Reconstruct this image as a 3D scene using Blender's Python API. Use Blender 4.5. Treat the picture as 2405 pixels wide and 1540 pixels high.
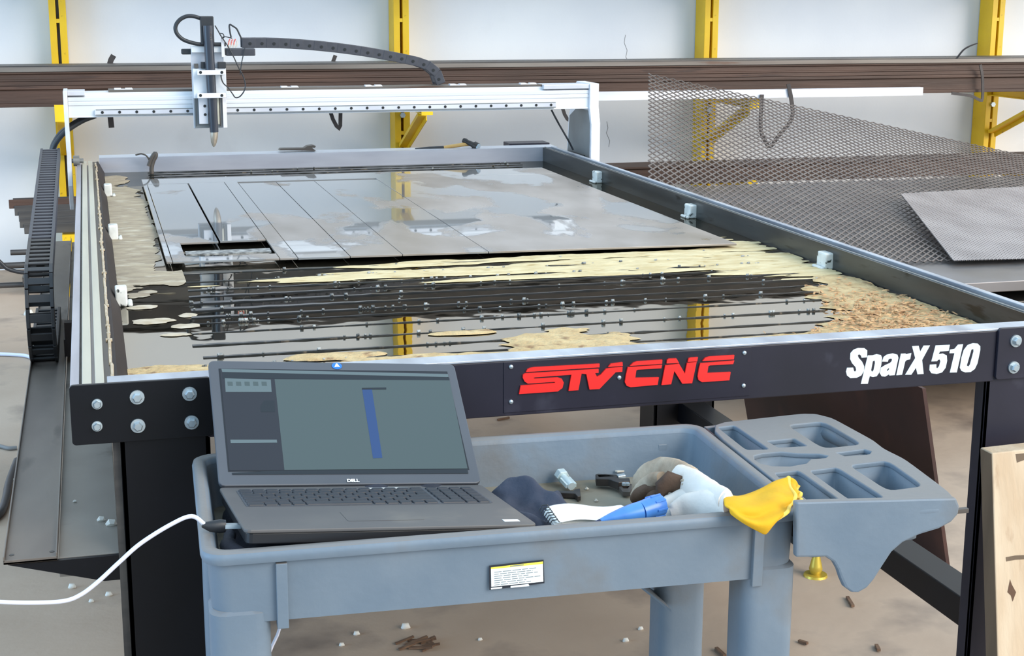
import bpy, bmesh, math, random
from mathutils import Vector, Matrix, noise, Euler

for o in list(bpy.data.objects): bpy.data.objects.remove(o, do_unlink=True)
SC = bpy.context.scene
COL = SC.collection
random.seed(7)

# ------------------------------------------------------------------ camera
FPX, YAW, PIT, ROL = 3577.05, .26925, .21822, .003593
CAM = Vector((-.03338, -2.29219, 1.49486))
FW = Vector((math.sin(YAW)*math.cos(PIT), math.cos(YAW)*math.cos(PIT), -math.sin(PIT)))
_r0 = Vector((math.cos(YAW), -math.sin(YAW), 0)); _u0 = _r0.cross(FW)
RT = _r0*math.cos(ROL) + _u0*math.sin(ROL); UP = RT.cross(FW)
cd = bpy.data.cameras.new('camera'); cam = bpy.data.objects.new('camera', cd); COL.objects.link(cam)
cd.sensor_fit = 'HORIZONTAL'; cd.sensor_width = 36.0; cd.lens = FPX/2405*36.0
cd.clip_start = .05; cd.clip_end = 100
cam.matrix_world = Matrix(((RT.x, UP.x, -FW.x, CAM.x), (RT.y, UP.y, -FW.y, CAM.y), (RT.z, UP.z, -FW.z, CAM.z), (0, 0, 0, 1)))
SC.camera = cam

def at(px, py, X=None, Y=None, Z=None):
    """survey helper: the point of the plane X=, Y= or Z= that the photograph shows at a pixel"""
    d = FW + RT*((px-1202.5)/FPX) - UP*((py-770)/FPX)
    i, v = (0, X) if X is not None else ((1, Y) if Y is not None else (2, Z))
    return CAM + d*((v-CAM[i])/d[i])

# ------------------------------------------------------------------ light
w = bpy.data.worlds.new('daylight'); SC.world = w; w.use_nodes = True
bg = w.node_tree.nodes['Background']; bg.inputs[0].default_value = (.57, .79, 1.0, 1); bg.inputs[1].default_value = 1.35
sd = bpy.data.lights.new('sun', 'SUN'); sun = bpy.data.objects.new('sun', sd); COL.objects.link(sun)
sd.energy = 2.9; sd.angle = .65; sd.color = (1.0, .91, .80)
sun.rotation_euler = Vector((-.50, .68, -.46)).to_track_quat('-Z', 'Y').to_euler(); sun.location = (6, -6, 6)
ad = bpy.data.lights.new('blue_wall_fill', 'AREA'); ad.shape = 'RECTANGLE'; ad.size = 5; ad.size_y = 3.6; ad.energy = 340; ad.color = (.38, .66, 1.0)  # added area lamp for an assumed opening, tints the wall's left blue
blue_fill = bpy.data.objects.new('blue_wall_fill', ad); COL.objects.link(blue_fill); blue_fill.location = (-7.5, .5, 2.2)
blue_fill.rotation_euler = (Vector((2.5, 5.5, .8))-blue_fill.location).to_track_quat('-Z', 'Y').to_euler()
rd = bpy.data.lights.new('warm_wall_fill', 'AREA'); rd.shape = 'RECTANGLE'; rd.size = 5; rd.size_y = 4; rd.energy = 300; rd.color = (1.0, .90, .78)  # added area lamp that warms and brightens the right of the wall
warm_fill = bpy.data.objects.new('warm_wall_fill', rd); COL.objects.link(warm_fill); warm_fill.location = (10.5, .5, 2.6)
warm_fill.rotation_euler = (Vector((5.0, 5.8, .9))-warm_fill.location).to_track_quat('-Z', 'Y').to_euler()
vs = SC.view_settings; vs.view_transform = 'Standard'; vs.look = 'None'; vs.gamma = 1; vs.use_curve_mapping = False
vs.exposure = .15

# ------------------------------------------------------------------ materials
def lin(c):
    return tuple((v/255/12.92 if v/255 <= .04045 else ((v/255+.055)/1.055)**2.4) for v in c) + (1,)
MATS = {}
def mat(name, c1, c2=None, scale=6, rough=.5, metal=0, bump=0, stretch=(1, 1, 1), detail=5, lo=.35, hi=.65,
        c3=None, s3=30, lo3=.62, hi3=.70, spec=.5, rough2=None, bscale=None):
    m = bpy.data.materials.new(name); m.use_nodes = True; nt = m.node_tree; N = nt.nodes; Lk = nt.links
    b = N['Principled BSDF']; b.inputs['Roughness'].default_value = rough; b.inputs['Metallic'].default_value = metal
    b.inputs['Base Color'].default_value = lin(c1); b.inputs['Specular IOR Level'].default_value = spec
    if c2 or bump or c3:
        tc = N.new('ShaderNodeTexCoord'); mp = N.new('ShaderNodeMapping'); Lk.new(tc.outputs['Object'], mp.inputs[0])
        mp.inputs['Scale'].default_value = stretch
    col = None
    if c2:
        n = N.new('ShaderNodeTexNoise'); n.inputs['Scale'].default_value = scale; n.inputs['Detail'].default_value = detail
        Lk.new(mp.outputs[0], n.inputs['Vector'])
        r = N.new('ShaderNodeValToRGB'); r.color_ramp.elements[0].position = lo; r.color_ramp.elements[1].position = hi
        r.color_ramp.elements[0].color = lin(c1); r.color_ramp.elements[1].color = lin(c2)
        Lk.new(n.outputs['Fac'], r.inputs[0]); col = r.outputs[0]
        if rough2 is not None:
            mr = N.new('ShaderNodeMapRange'); mr.inputs[1].default_value = lo; mr.inputs[2].default_value = hi
            mr.inputs[3].default_value = rough; mr.inputs[4].default_value = rough2
            Lk.new(n.outputs['Fac'], mr.inputs[0]); Lk.new(mr.outputs[0], b.inputs['Roughness'])
    if c3:
        n3 = N.new('ShaderNodeTexNoise'); n3.inputs['Scale'].default_value = s3; n3.inputs['Detail'].default_value = 6
        Lk.new(mp.outputs[0], n3.inputs['Vector'])
        r3 = N.new('ShaderNodeValToRGB'); r3.color_ramp.elements[0].position = lo3; r3.color_ramp.elements[1].position = hi3
        r3.color_ramp.elements[0].color = (0, 0, 0, 1); r3.color_ramp.elements[1].color = (1, 1, 1, 1)
        Lk.new(n3.outputs['Fac'], r3.inputs[0])
        mx = N.new('ShaderNodeMix'); mx.data_type = 'RGBA'
        Lk.new(r3.outputs[0], mx.inputs[0])
        if col: Lk.new(col, mx.inputs[6])
        else: mx.inputs[6].default_value = lin(c1)
        mx.inputs[7].default_value = lin(c3); col = mx.outputs[2]
    if col: Lk.new(col, b.inputs['Base Color'])
    if bump:
        nb = N.new('ShaderNodeTexNoise'); nb.inputs['Scale'].default_value = bscale or scale*4; nb.inputs['Detail'].default_value = 6
        Lk.new(mp.outputs[0], nb.inputs['Vector'])
        bp = N.new('ShaderNodeBump'); bp.inputs['Strength'].default_value = bump; bp.inputs['Distance'].default_value = .01
        Lk.new(nb.outputs['Fac'], bp.inputs['Height']); Lk.new(bp.outputs[0], b.inputs['Normal'])
    MATS[name] = m; return m

mat('wall_paint', (216, 218, 222), (228, 229, 230), 1.2, .75, bump=.04, bscale=60, c3=(204, 204, 206), s3=1.1, lo3=.63, hi3=.80)
mat('concrete', (168, 146, 126), (188, 167, 147), 1.6, .7, bump=.12, bscale=40, c3=(116, 102, 92), s3=3.2, lo3=.54, hi3=.76)
mat('yellow_paint', (230, 188, 22), (216, 172, 16), 5, .45, c3=(150, 110, 20), s3=22, lo3=.66, hi3=.74)
mat('rusty_brown', (60, 43, 34), (78, 56, 45), 4, .62, metal=.15, stretch=(.4, 5, 5), bump=.15, c3=(58, 40, 32), s3=9)
mat('mill_grey', (104, 98, 92), (84, 76, 70), 4, .5, metal=.35, stretch=(.4, 5, 5), c3=(74, 54, 42), s3=8)
mat('mill_dark', (66, 64, 64), (92, 88, 84), 6, .45, metal=.4, stretch=(.5, 4, 4))
mat('hot_steel', (40, 38, 38), (58, 52, 48), 9, .55, metal=.3)
mat('aluminium', (206, 208, 212), (222, 224, 226), 3, .38, metal=.25, stretch=(.3, 6, 6))
mat('white_bar', (226, 226, 230), (208, 206, 210), 5, .4, metal=.1, stretch=(.5, 4, 4))
mat('plate_aluminium', (206, 206, 210), (190, 190, 196), 8, .35, metal=.2)
mat('edge_grey', (130, 134, 134), (112, 114, 114), 6, .4, metal=.3)
mat('rail_cream', (198, 194, 176), (182, 178, 164), 5, .35, metal=.35, stretch=(6, .4, 6))
mat('rail_lilac', (176, 174, 182), (150, 148, 156), 5, .35, metal=.35, stretch=(6, .4, 6))
mat('black_paint', (4, 5, 10), (7, 9, 17), 7, .42, spec=.3, c3=(22, 23, 30), s3=14, lo3=.66, hi3=.80)
mat('rail_black', (30, 29, 39), (40, 38, 50), 5, .42, spec=.35, c3=(72, 72, 84), s3=10, lo3=.62, hi3=.82)
mat('worn_silver', (190, 196, 204), (150, 154, 164), 14, .35, metal=.4, stretch=(1, .3, 1))
mat('wet_dark', (52, 52, 50), (72, 72, 70), 6, .28, metal=.3, stretch=(4, .6, 4), c3=(36, 34, 30), s3=12)
mat('wet_light', (200, 200, 208), (180, 180, 190), 5, .16, metal=.25, stretch=(.5, 3, 3))
mat('dark_brown', (30, 19, 14), (42, 28, 21), 8, .6, spec=.3)
mat('tar', (10, 11, 11), (24, 24, 22), 18, .35)
mat('drip', (170, 150, 120), (196, 182, 160), 40, .55)
mat('zinc', (196, 206, 210), (170, 182, 188), 30, .28, metal=.6)
mat('zinc_pale', (205, 216, 216), (180, 196, 194), 30, .35, metal=.3)
mat('white_clamp', (222, 222, 216), (200, 200, 194), 40, .4, c3=(50, 54, 50), s3=55, lo3=.60, hi3=.66)
mat('red_letter', (232, 40, 34), None, rough=.4)
mat('red_dark', (120, 10, 14), None, rough=.5)
mat('white_letter', (226, 240, 244), None, rough=.5)
mat('slat_dark', (34, 38, 40), (60, 62, 62), 30, .35, metal=.4, c3=(110, 100, 88), s3=60, lo3=.60, hi3=.70)
mat('slat_wet', (62, 62, 64), (36, 38, 40), 20, .22, metal=.5, stretch=(.6, 3, 3))
mat('slag', (176, 176, 172), (70, 72, 72), 60, .4, metal=.3)
mat('foam', (216, 198, 156), (196, 174, 128), 14, .8, stretch=(1, 2.5, 1), bump=.3, c3=(176, 150, 100), s3=26, lo3=.58, hi3=.72)
mat('sawdust', (204, 178, 132), (186, 156, 110), 26, .9, bump=.5, c3=(140, 108, 76), s3=40, lo3=.56, hi3=.70)
mat('chips', (206, 166, 118), (176, 130, 90), 60, .9)
mat('tan_mat', (168, 152, 126), (144, 128, 106), 18, .7, stretch=(1, 2.2, 1), bump=.3, c3=(190, 178, 156), s3=14, lo3=.56, hi3=.70)
mat('drag_chain', (46, 47, 54), (58, 59, 66), 20, .5)
mat('chain_black', (22, 22, 24), (32, 32, 34), 20, .45)
mat('tray_steel', (106, 96, 88), (122, 112, 102), 5, .5, metal=.2, stretch=(2, .6, 2), c3=(62, 56, 52), s3=7, lo3=.60, hi3=.78)
mat('shelf_steel', (142, 134, 124), (156, 148, 138), 5, .55, metal=.15, c3=(92, 84, 76), s3=8, lo3=.60, hi3=.78)
mat('rubber', (30, 32, 36), (40, 42, 46), 20, .45)
mat('cable_white', (214, 216, 230), None, rough=.45)
mat('cable_grey', (120, 118, 116), None, rough=.5)
mat('torch_black', (34, 38, 48), (44, 48, 58), 12, .3)
mat('torch_tip', (176, 164, 148), (150, 138, 122), 20, .35, metal=.5)
mat('red_wire', (190, 60, 60), (220, 150, 140), 120, .5)
mat('cart_grey', (102, 117, 131), (118, 130, 141), 6, .5, c3=(98, 90, 80), s3=6, lo3=.52, hi3=.78, bump=.06, bscale=90)
mat('cart_floor', (142, 134, 118), (122, 114, 98), 9, .75, c3=(92, 80, 62), s3=14, lo3=.56, hi3=.74)
mat('laptop_grey', (80, 78, 78), (90, 87, 85), 9, .5, c3=(112, 106, 98), s3=7, lo3=.60, hi3=.76)
mat('laptop_bezel', (70, 73, 79), (78, 81, 87), 4, .45)
mat('key_black', (38, 40, 46), (48, 50, 56), 30, .45)
mat('laptop_dark', (20, 20, 24), None, rough=.4)
mat('label_white', (232, 238, 238), None, rough=.6)
mat('label_yellow', (244, 222, 80), None, rough=.6)
mat('label_black', (22, 28, 40), None, rough=.6)
mat('label_text', (120, 130, 134), None, rough=.6)
mat('blue_sticker', (40, 110, 200), None, rough=.4)
mat('cloth_black', (26, 28, 38), (40, 42, 54), 14, .85, bump=.3)
mat('cloth_navy', (50, 54, 68), (62, 66, 80), 14, .85, bump=.3)
mat('paper', (240, 240, 236), None, rough=.8)
mat('glove_white', (226, 218, 208), (206, 194, 182), 9, .8, bump=.25, c3=(150, 130, 112), s3=11, lo3=.62, hi3=.78)
mat('glove_tan', (190, 172, 150), (134, 112, 90), 16, .85, bump=.3)
mat('glove_brown', (92, 68, 50), (66, 48, 36), 14, .75, bump=.3)
mat('glove_yellow', (228, 178, 24), (206, 154, 14), 9, .85, bump=.25)
mat('glove_edge', (238, 200, 90), None, rough=.85)
mat('blue_plastic', (84, 144, 214), (62, 112, 186), 16, .3)
mat('blue_dark', (38, 46, 78), None, rough=.4)
mat('dark_tool', (46, 42, 40), (62, 56, 52), 20, .4, metal=.4)
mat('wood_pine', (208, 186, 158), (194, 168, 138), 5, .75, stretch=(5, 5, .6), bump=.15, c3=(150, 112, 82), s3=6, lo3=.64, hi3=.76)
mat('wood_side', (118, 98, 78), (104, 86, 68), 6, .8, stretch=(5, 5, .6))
mat('handle_wood', (196, 160, 96), (176, 138, 78), 10, .6)
mat('maroon_rust', (66, 36, 28), (52, 28, 22), 4, .6, c3=(84, 48, 36), s3=5, lo3=.6, hi3=.8)
mat('mesh_grey', (122, 112, 106), (102, 92, 88), 8, .5, metal=.3)
mat('mesh_light', (158, 150, 148), (140, 132, 130), 6, .5, metal=.2)
mat('plate_grey', (112, 108, 106), (132, 128, 128), 2.2, .30, metal=.45, rough2=.5, c3=(92, 90, 92), s3=3)
mat('brass', (206, 178, 72), None, rough=.35, metal=.5)
mat('stone_white', (222, 218, 208), None, rough=.8)
mat('splinter', (120, 92, 70), (96, 70, 52), 40, .85)
mat('hook_dark', (50, 46, 46), (66, 60, 58), 14, .5, metal=.3)
mat('light_chip', (196, 190, 178), None, rough=.8)

def dust(name, c, amount):
    """grey brown workshop dust settled on the upward faces of a material"""
    m = MATS[name]; nt = m.node_tree; N = nt.nodes; Lk = nt.links; b = N['Principled BSDF']
    src = b.inputs['Base Color'].links[0].from_socket
    ge = N.new('ShaderNodeNewGeometry'); sp = N.new('ShaderNodeSeparateXYZ'); Lk.new(ge.outputs['True Normal'], sp.inputs[0])
    mr = N.new('ShaderNodeMapRange'); mr.inputs[1].default_value = .6; mr.inputs[2].default_value = .95; mr.inputs[4].default_value = amount
    Lk.new(sp.outputs[2], mr.inputs[0]); mx = N.new('ShaderNodeMix'); mx.data_type = 'RGBA'; Lk.new(mr.outputs[0], mx.inputs[0])
    Lk.new(src, mx.inputs[6]); mx.inputs[7].default_value = lin(c); Lk.new(mx.outputs[2], b.inputs['Base Color'])
dust('cart_grey', (124, 117, 110), .8)

def water_material():
    m = bpy.data.materials.new('tank_water'); m.use_nodes = True; nt = m.node_tree; N = nt.nodes; Lk = nt.links
    N.remove(N['Principled BSDF']); out = N['Material Output']
    g = N.new('ShaderNodeBsdfGlossy'); g.inputs['Color'].default_value = (.42, .395, .355, 1); g.inputs['Roughness'].default_value = .015
    d = N.new('ShaderNodeBsdfDiffuse'); d.inputs['Color'].default_value = lin((66, 62, 52))
    mx = N.new('ShaderNodeMixShader'); lw = N.new('ShaderNodeLayerWeight'); lw.inputs[0].default_value = .80
    mr = N.new('ShaderNodeMapRange'); mr.inputs[3].default_value = .25; mr.inputs[4].default_value = .95
    Lk.new(lw.outputs['Facing'], mr.inputs[0]); Lk.new(mr.outputs[0], mx.inputs[0])
    Lk.new(d.outputs[0], mx.inputs[1]); Lk.new(g.outputs[0], mx.inputs[2]); Lk.new(mx.outputs[0], out.inputs[0])
    tc = N.new('ShaderNodeTexCoord'); n = N.new('ShaderNodeTexNoise'); n.inputs['Scale'].default_value = 9
    bp = N.new('ShaderNodeBump'); bp.inputs['Strength'].default_value = .012; bp.inputs['Distance'].default_value = .02
    Lk.new(tc.outputs['Object'], n.inputs['Vector']); Lk.new(n.outputs['Fac'], bp.inputs['Height']); Lk.new(bp.outputs[0], g.inputs['Normal'])
    MATS['tank_water'] = m
water_material()

def wet_sheet_material():
    m = bpy.data.materials.new('wet_sheet'); m.use_nodes = True; nt = m.node_tree; N = nt.nodes; Lk = nt.links
    b = N['Principled BSDF']; b.inputs['Metallic'].default_value = .45
    tc = N.new('ShaderNodeTexCoord'); mp = N.new('ShaderNodeMapping'); mp.inputs['Scale'].default_value = (1, .55, 1)
    Lk.new(tc.outputs['Object'], mp.inputs[0])
    n = N.new('ShaderNodeTexNoise'); n.inputs['Scale'].default_value = 4.2; n.inputs['Detail'].default_value = 7; n.inputs['Distortion'].default_value = .4
    Lk.new(mp.outputs[0], n.inputs['Vector'])
    # the standing film of water is deepest towards the far left of the sheet
    sx = N.new('ShaderNodeSeparateXYZ'); Lk.new(tc.outputs['Object'], sx.inputs[0])
    gx = N.new('ShaderNodeMath'); gx.operation = 'MULTIPLY_ADD'; gx.inputs[1].default_value = -.13; gx.inputs[2].default_value = .03; Lk.new(sx.outputs[0], gx.inputs[0])
    gy = N.new('ShaderNodeMath'); gy.operation = 'MULTIPLY_ADD'; gy.inputs[1].default_value = .09; Lk.new(sx.outputs[1], gy.inputs[0]); Lk.new(gx.outputs[0], gy.inputs[2])
    ad = N.new('ShaderNodeMath'); Lk.new(n.outputs['Fac'], ad.inputs[0]); Lk.new(gy.outputs[0], ad.inputs[1])
    st = N.new('ShaderNodeMapRange'); st.inputs[1].default_value = .47; st.inputs[2].default_value = .52; Lk.new(ad.outputs[0], st.inputs[0])
    ro = N.new('ShaderNodeMapRange'); ro.inputs[3].default_value = .34; ro.inputs[4].default_value = .03; Lk.new(st.outputs[0], ro.inputs[0])
    Lk.new(ro.outputs[0], b.inputs['Roughness'])
    n2 = N.new('ShaderNodeTexNoise'); n2.inputs['Scale'].default_value = 7; n2.inputs['Detail'].default_value = 6
    Lk.new(mp.outputs[0], n2.inputs['Vector'])
    r = N.new('ShaderNodeValToRGB'); r.color_ramp.elements[0].color = lin((146, 136, 127)); r.color_ramp.elements[1].color = lin((168, 159, 152))
    r.color_ramp.elements[0].position = .35; r.color_ramp.elements[1].position = .65
    Lk.new(n2.outputs['Fac'], r.inputs[0])
    mx = N.new('ShaderNodeMix'); mx.data_type = 'RGBA'; Lk.new(st.outputs[0], mx.inputs[0]); Lk.new(r.outputs[0], mx.inputs[6])
    mx.inputs[7].default_value = lin((158, 158, 158)); Lk.new(mx.outputs[2], b.inputs['Base Color'])
    MATS['wet_sheet'] = m
wet_sheet_material()

def screen_material(name, c, strength):
    m = bpy.data.materials.new(name); m.use_nodes = True; b = m.node_tree.nodes['Principled BSDF']
    b.inputs['Base Color'].default_value = lin(tuple(v*.5 for v in c)); b.inputs['Roughness'].default_value = .3
    b.inputs['Emission Color'].default_value = lin(c); b.inputs['Emission Strength'].default_value = strength
    MATS[name] = m
screen_material('screen_view', (86, 104, 106), .45)
screen_material('screen_panel', (48, 48, 58), .3)
screen_material('screen_light', (108, 128, 134), .55)
screen_material('screen_blue', (40, 72, 128), .7)
screen_material('screen_dark', (36, 42, 50), .3)

# ------------------------------------------------------------------ mesh tools
FR = {}      # frame (world matrix) of every thing, shared by all its parts
def V(*a): return Vector(a)

class MB:
    def __init__(s): s.v = []; s.f = []
    def add(s, vs, fs, M=None):
        k = len(s.v)
        s.v += [(M @ Vector(v)) if M else Vector(v) for v in vs]
        s.f += [tuple(i+k for i in f) for f in fs]; return s
    def box(s, x0, x1, y0, y1, z0, z1, M=None):
        return s.add([(x0,y0,z0),(x1,y0,z0),(x1,y1,z0),(x0,y1,z0),(x0,y0,z1),(x1,y0,z1),(x1,y1,z1),(x0,y1,z1)],
                     [(0,3,2,1),(4,5,6,7),(0,1,5,4),(1,2,6,5),(2,3,7,6),(3,0,4,7)], M)
    def hexa(s, a, b):
        """prism between two quads a and b (lists of four points)"""
        return s.add(list(a)+list(b), [(3,2,1,0),(4,5,6,7),(0,1,5,4),(1,2,6,5),(2,3,7,6),(3,0,4,7)])
    def bar(s, p, q, wd, ht, up=(0,0,1)):
        p, q = Vector(p), Vector(q); d = (q-p).normalized(); u = Vector(up)
        sd_ = d.cross(u)
        if sd_.length < 1e-4: sd_ = d.cross(Vector((1,0,0)))
        sd_.normalize(); u = sd_.cross(d).normalized()
        a = [p-sd_*wd/2-u*ht/2, p+sd_*wd/2-u*ht/2, p+sd_*wd/2+u*ht/2, p-sd_*wd/2+u*ht/2]
        b = [v+(q-p) for v in a]
        return s.add(a+b, [(0,1,2,3),(7,6,5,4),(4,5,1,0),(5,6,2,1),(6,7,3,2),(7,4,0,3)])
    def loft(s, rings, cap0=True, cap1=True, closed=True):
        k = len(s.v); n = len(rings[0])
        for r in rings: s.v += [Vector(p) for p in r]
        for i in range(len(rings)-1):
            for j in range(n if closed else n-1):
                a = k+i*n+j; b = k+i*n+(j+1) % n
                s.f.append((a, b, b+n, a+n))
        if cap0: s.f.append(tuple(k+j for j in reversed(range(n))))
        if cap1: s.f.append(tuple(k+(len(rings)-1)*n+j for j in range(n)))
        return s
    def tube(s, pts, r, n=8, caps=True):
        """round tube along a polyline; r is a number or a list"""
        pts = [Vector(p) for p in pts]; rings = []
        t0 = (pts[1]-pts[0]).normalized(); ref = Vector((0,0,1)) if abs(t0.z) < .9 else Vector((1,0,0))
        u = t0.cross(ref).normalized()
        for i, p in enumerate(pts):
            t = (pts[min(i+1, len(pts)-1)]-pts[max(i-1, 0)]).normalized()
            u = (u-t*u.dot(t)).normalized(); v = t.cross(u)
            rr = r[i] if isinstance(r, (list, tuple)) else r
            ru, rv = rr if isinstance(rr, tuple) else (rr, rr)
            rings.append([p+u*ru*math.cos(2*math.pi*j/n)+v*rv*math.sin(2*math.pi*j/n) for j in range(n)])
        return s.loft(rings, caps, caps)
    def cyl(s, p, q, r, n=12, r2=None): return s.tube([p, q], [r, r if r2 is None else r2], n)
    def prism(s, poly, vec):
        """polygon (list of points) pushed along vec"""
        n = len(poly); vec = Vector(vec); a = [Vector(p) for p in poly]
        k = len(s.v); s.v += a+[p+vec for p in a]
        s.f.append(tuple(k+i for i in range(n))); s.f.append(tuple(k+n+i for i in reversed(range(n))))
        for i in range(n):
            j = (i+1) % n; s.f.append((k+j, k+i, k+n+i, k+n+j))
        return s
    def grid(s, P):
        """open surface from rows of points"""
        k = len(s.v); n = len(P[0])
        for r in P: s.v += [Vector(p) for p in r]
        for i in range(len(P)-1):
            for j in range(n-1): s.f.append((k+i*n+j, k+i*n+j+1, k+(i+1)*n+j+1, k+(i+1)*n+j))
        return s

def curve_pts(pts, n=6):
    """Catmull-Rom through the points"""
    P = [Vector(p) for p in pts]; P = [P[0]*2-P[1]]+P+[P[-1]*2-P[-2]]; out = []
    for i in range(1, len(P)-2):
        for k in range(n):
            t = k/n; a, b, c, d = P[i-1], P[i], P[i+1], P[i+2]
            out.append(.5*((2*b)+(c-a)*t+(2*a-5*b+4*c-d)*t*t+(3*b-a-3*c+d)*t**3))
    out.append(P[-2]); return out

def tag(o, label=None, cat=None, group=None, kind=None):
    if label: o['label'] = label
    if cat: o['category'] = cat
    if group: o['group'] = group
    if kind: o['kind'] = kind
    return o
def thing(name, loc, label, cat, group=None, rotz=0):
    o = bpy.data.objects.new(name, None); COL.objects.link(o); o.location = loc; o.rotation_euler = (0, 0, rotz)
    o.empty_display_size = .05
    FR[o] = Matrix.Translation(Vector(loc)) @ Matrix.Rotation(rotz, 4, 'Z')
    return tag(o, label, cat, group)
def finish(o, m, bevel=0, smooth=0, solid=0, subd=0, seg=2):
    o.data.materials.append(MATS[m])
    if smooth:
        for p in o.data.polygons: p.use_smooth = True
        o.data.set_sharp_from_angle(angle=math.radians(smooth))
    if solid:
        q = o.modifiers.new('thickness', 'SOLIDIFY'); q.thickness = solid; q.offset = 0
    if subd:
        q = o.modifiers.new('smooth', 'SUBSURF'); q.levels = subd; q.render_levels = subd
    if bevel:
        q = o.modifiers.new('edges', 'BEVEL'); q.width = bevel; q.segments = seg; q.limit_method = 'ANGLE'; q.angle_limit = .6
    return o
def build(mb, name, m, parent=None, label=None, cat=None, group=None, kind=None, **kw):
    """the collected shapes as ONE mesh object, in world coordinates"""
    if parent is not None: F = FR[parent]
    else:
        xs = [v.x for v in mb.v]; ys = [v.y for v in mb.v]; zs = [v.z for v in mb.v]
        F = Matrix.Translation(((min(xs)+max(xs))/2, (min(ys)+max(ys))/2, min(zs)))
    Fi = F.inverted(); me = bpy.data.meshes.new(name)
    me.from_pydata([Fi @ v for v in mb.v], [], mb.f)
    bm = bmesh.new(); bm.from_mesh(me); bmesh.ops.recalc_face_normals(bm, faces=bm.faces); bm.to_mesh(me); bm.free()
    o = bpy.data.objects.new(name, me); COL.objects.link(o)
    if parent is not None: o.parent = parent; FR[o] = F
    else: o.matrix_world = F; FR[o] = F
    finish(o, m, **kw); tag(o, label, cat, group, kind); return o
def inst(src, parent, M=None, loc=None):
    """a copy sharing src's mesh, its origin moved to a world place"""
    o = src.copy(); COL.objects.link(o); o.parent = parent
    W = M if M is not None else Matrix.Translation(loc)
    if parent is not None:
        F = FR[parent]; o.matrix_parent_inverse = Matrix.Identity(4); o.matrix_basis = F.inverted() @ W; FR[o] = F
    else: o.matrix_basis = W; FR[o] = W
    return o
def proto(mb, name, m, **kw):
    """a mesh object around its own origin, not linked; use inst() to place copies"""
    me = bpy.data.meshes.new(name); me.from_pydata(mb.v, [], mb.f)
    bm = bmesh.new(); bm.from_mesh(me); bmesh.ops.recalc_face_normals(bm, faces=bm.faces); bm.to_mesh(me); bm.free()
    o = bpy.data.objects.new(name, me); finish(o, m, **kw); return o
def text_mb(s, size, ext, offset=0, shear=0, sx=1.0, spacing=1.0):
    cu = bpy.data.curves.new('lettering', 'FONT'); cu.body = s; cu.size = size; cu.extrude = ext; cu.offset = offset; cu.shear = shear
    cu.space_character = spacing; cu.resolution_u = 4
    ob = bpy.data.objects.new('lettering', cu); COL.objects.link(ob)
    bpy.context.view_layer.update()
    me = bpy.data.meshes.new_from_object(ob.evaluated_get(bpy.context.evaluated_depsgraph_get()))
    vs_ = [Vector((v.co.x*sx, v.co.y, v.co.z)) for v in me.vertices]; fs_ = [tuple(p.vertices) for p in me.polygons]
    bpy.data.objects.remove(ob, do_unlink=True); bpy.data.curves.remove(cu); bpy.data.meshes.remove(me)
    mb = MB(); mb.add(vs_, fs_); return mb
def holed_plate(outer, holes, z0, z1, bev=0):
    """flat plate with holes (outline and holes as XY lists) between z0 and z1"""
    cu = bpy.data.curves.new('plate', 'CURVE'); cu.dimensions = '2D'; cu.fill_mode = 'BOTH'; cu.extrude = (z1-z0)/2-bev; cu.bevel_depth = bev; cu.bevel_resolution = 2
    for poly in [outer]+holes:
        sp = cu.splines.new('POLY'); sp.points.add(len(poly)-1); sp.use_cyclic_u = True
        for p, q in zip(sp.points, poly): p.co = (q[0], q[1], 0, 1)
    ob = bpy.data.objects.new('plate', cu); COL.objects.link(ob); bpy.context.view_layer.update()
    me = bpy.data.meshes.new_from_object(ob.evaluated_get(bpy.context.evaluated_depsgraph_get()))
    mb = MB(); mb.add([Vector((v.co.x, v.co.y, v.co.z+(z0+z1)/2)) for v in me.vertices], [tuple(p.vertices) for p in me.polygons])
    bpy.data.objects.remove(ob, do_unlink=True); bpy.data.curves.remove(cu); bpy.data.meshes.remove(me); return mb
def rrect(cx, cy, hx, hy, r, n=5):
    out = []
    for sx, sy, a0 in ((1,1,0), (-1,1,90), (-1,-1,180), (1,-1,270)):
        for k in range(n+1):
            a = math.radians(a0+90*k/n); out.append((cx+sx*(hx-r)+r*math.cos(a), cy+sy*(hy-r)+r*math.sin(a)))
    return out
def bolt_proto(r_washer, r_head, name='bolt'):
    """washer and hex head, axis towards -Y, origin on the plate"""
    m = MB(); m.cyl((0,0,0), (0,-.003,0), r_washer, 20); m.tube([(0,-.003,0),(0,-.0075,0),(0,-.010,0)], [r_head, r_head, r_head*.75], 6)
    return proto(m, name, 'zinc', smooth=30)

# ================================================================== SETTING
WALLY, T = 6.30, .92
mb = MB(); mb.box(-8, 14, WALLY, WALLY+.2, 0, 5.5); o = build(mb, 'wall_back', 'wall_paint', kind='structure')
mb = MB(); mb.box(-8, 14, -8, WALLY+.2, -.12, 0); build(mb, 'floor', 'concrete', kind='structure')
# hairline cracks in the plaster
def crack(pts, nm):
    m = MB(); P3 = [at(x, y, Y=WALLY-.0006) for x, y in pts]
    for a, b in zip(P3, P3[1:]): m.bar(a, b, .0022, .001, up=(0,1,0))
    c = build(m, nm, 'cable_grey', o); return c
crack([(1469,82),(1466,100),(1473,118),(1470,134),(1475,142)], 'crack')
crack([(1425,285),(1428,300),(1424,312),(1432,330),(1430,345)], 'crack')

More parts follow.
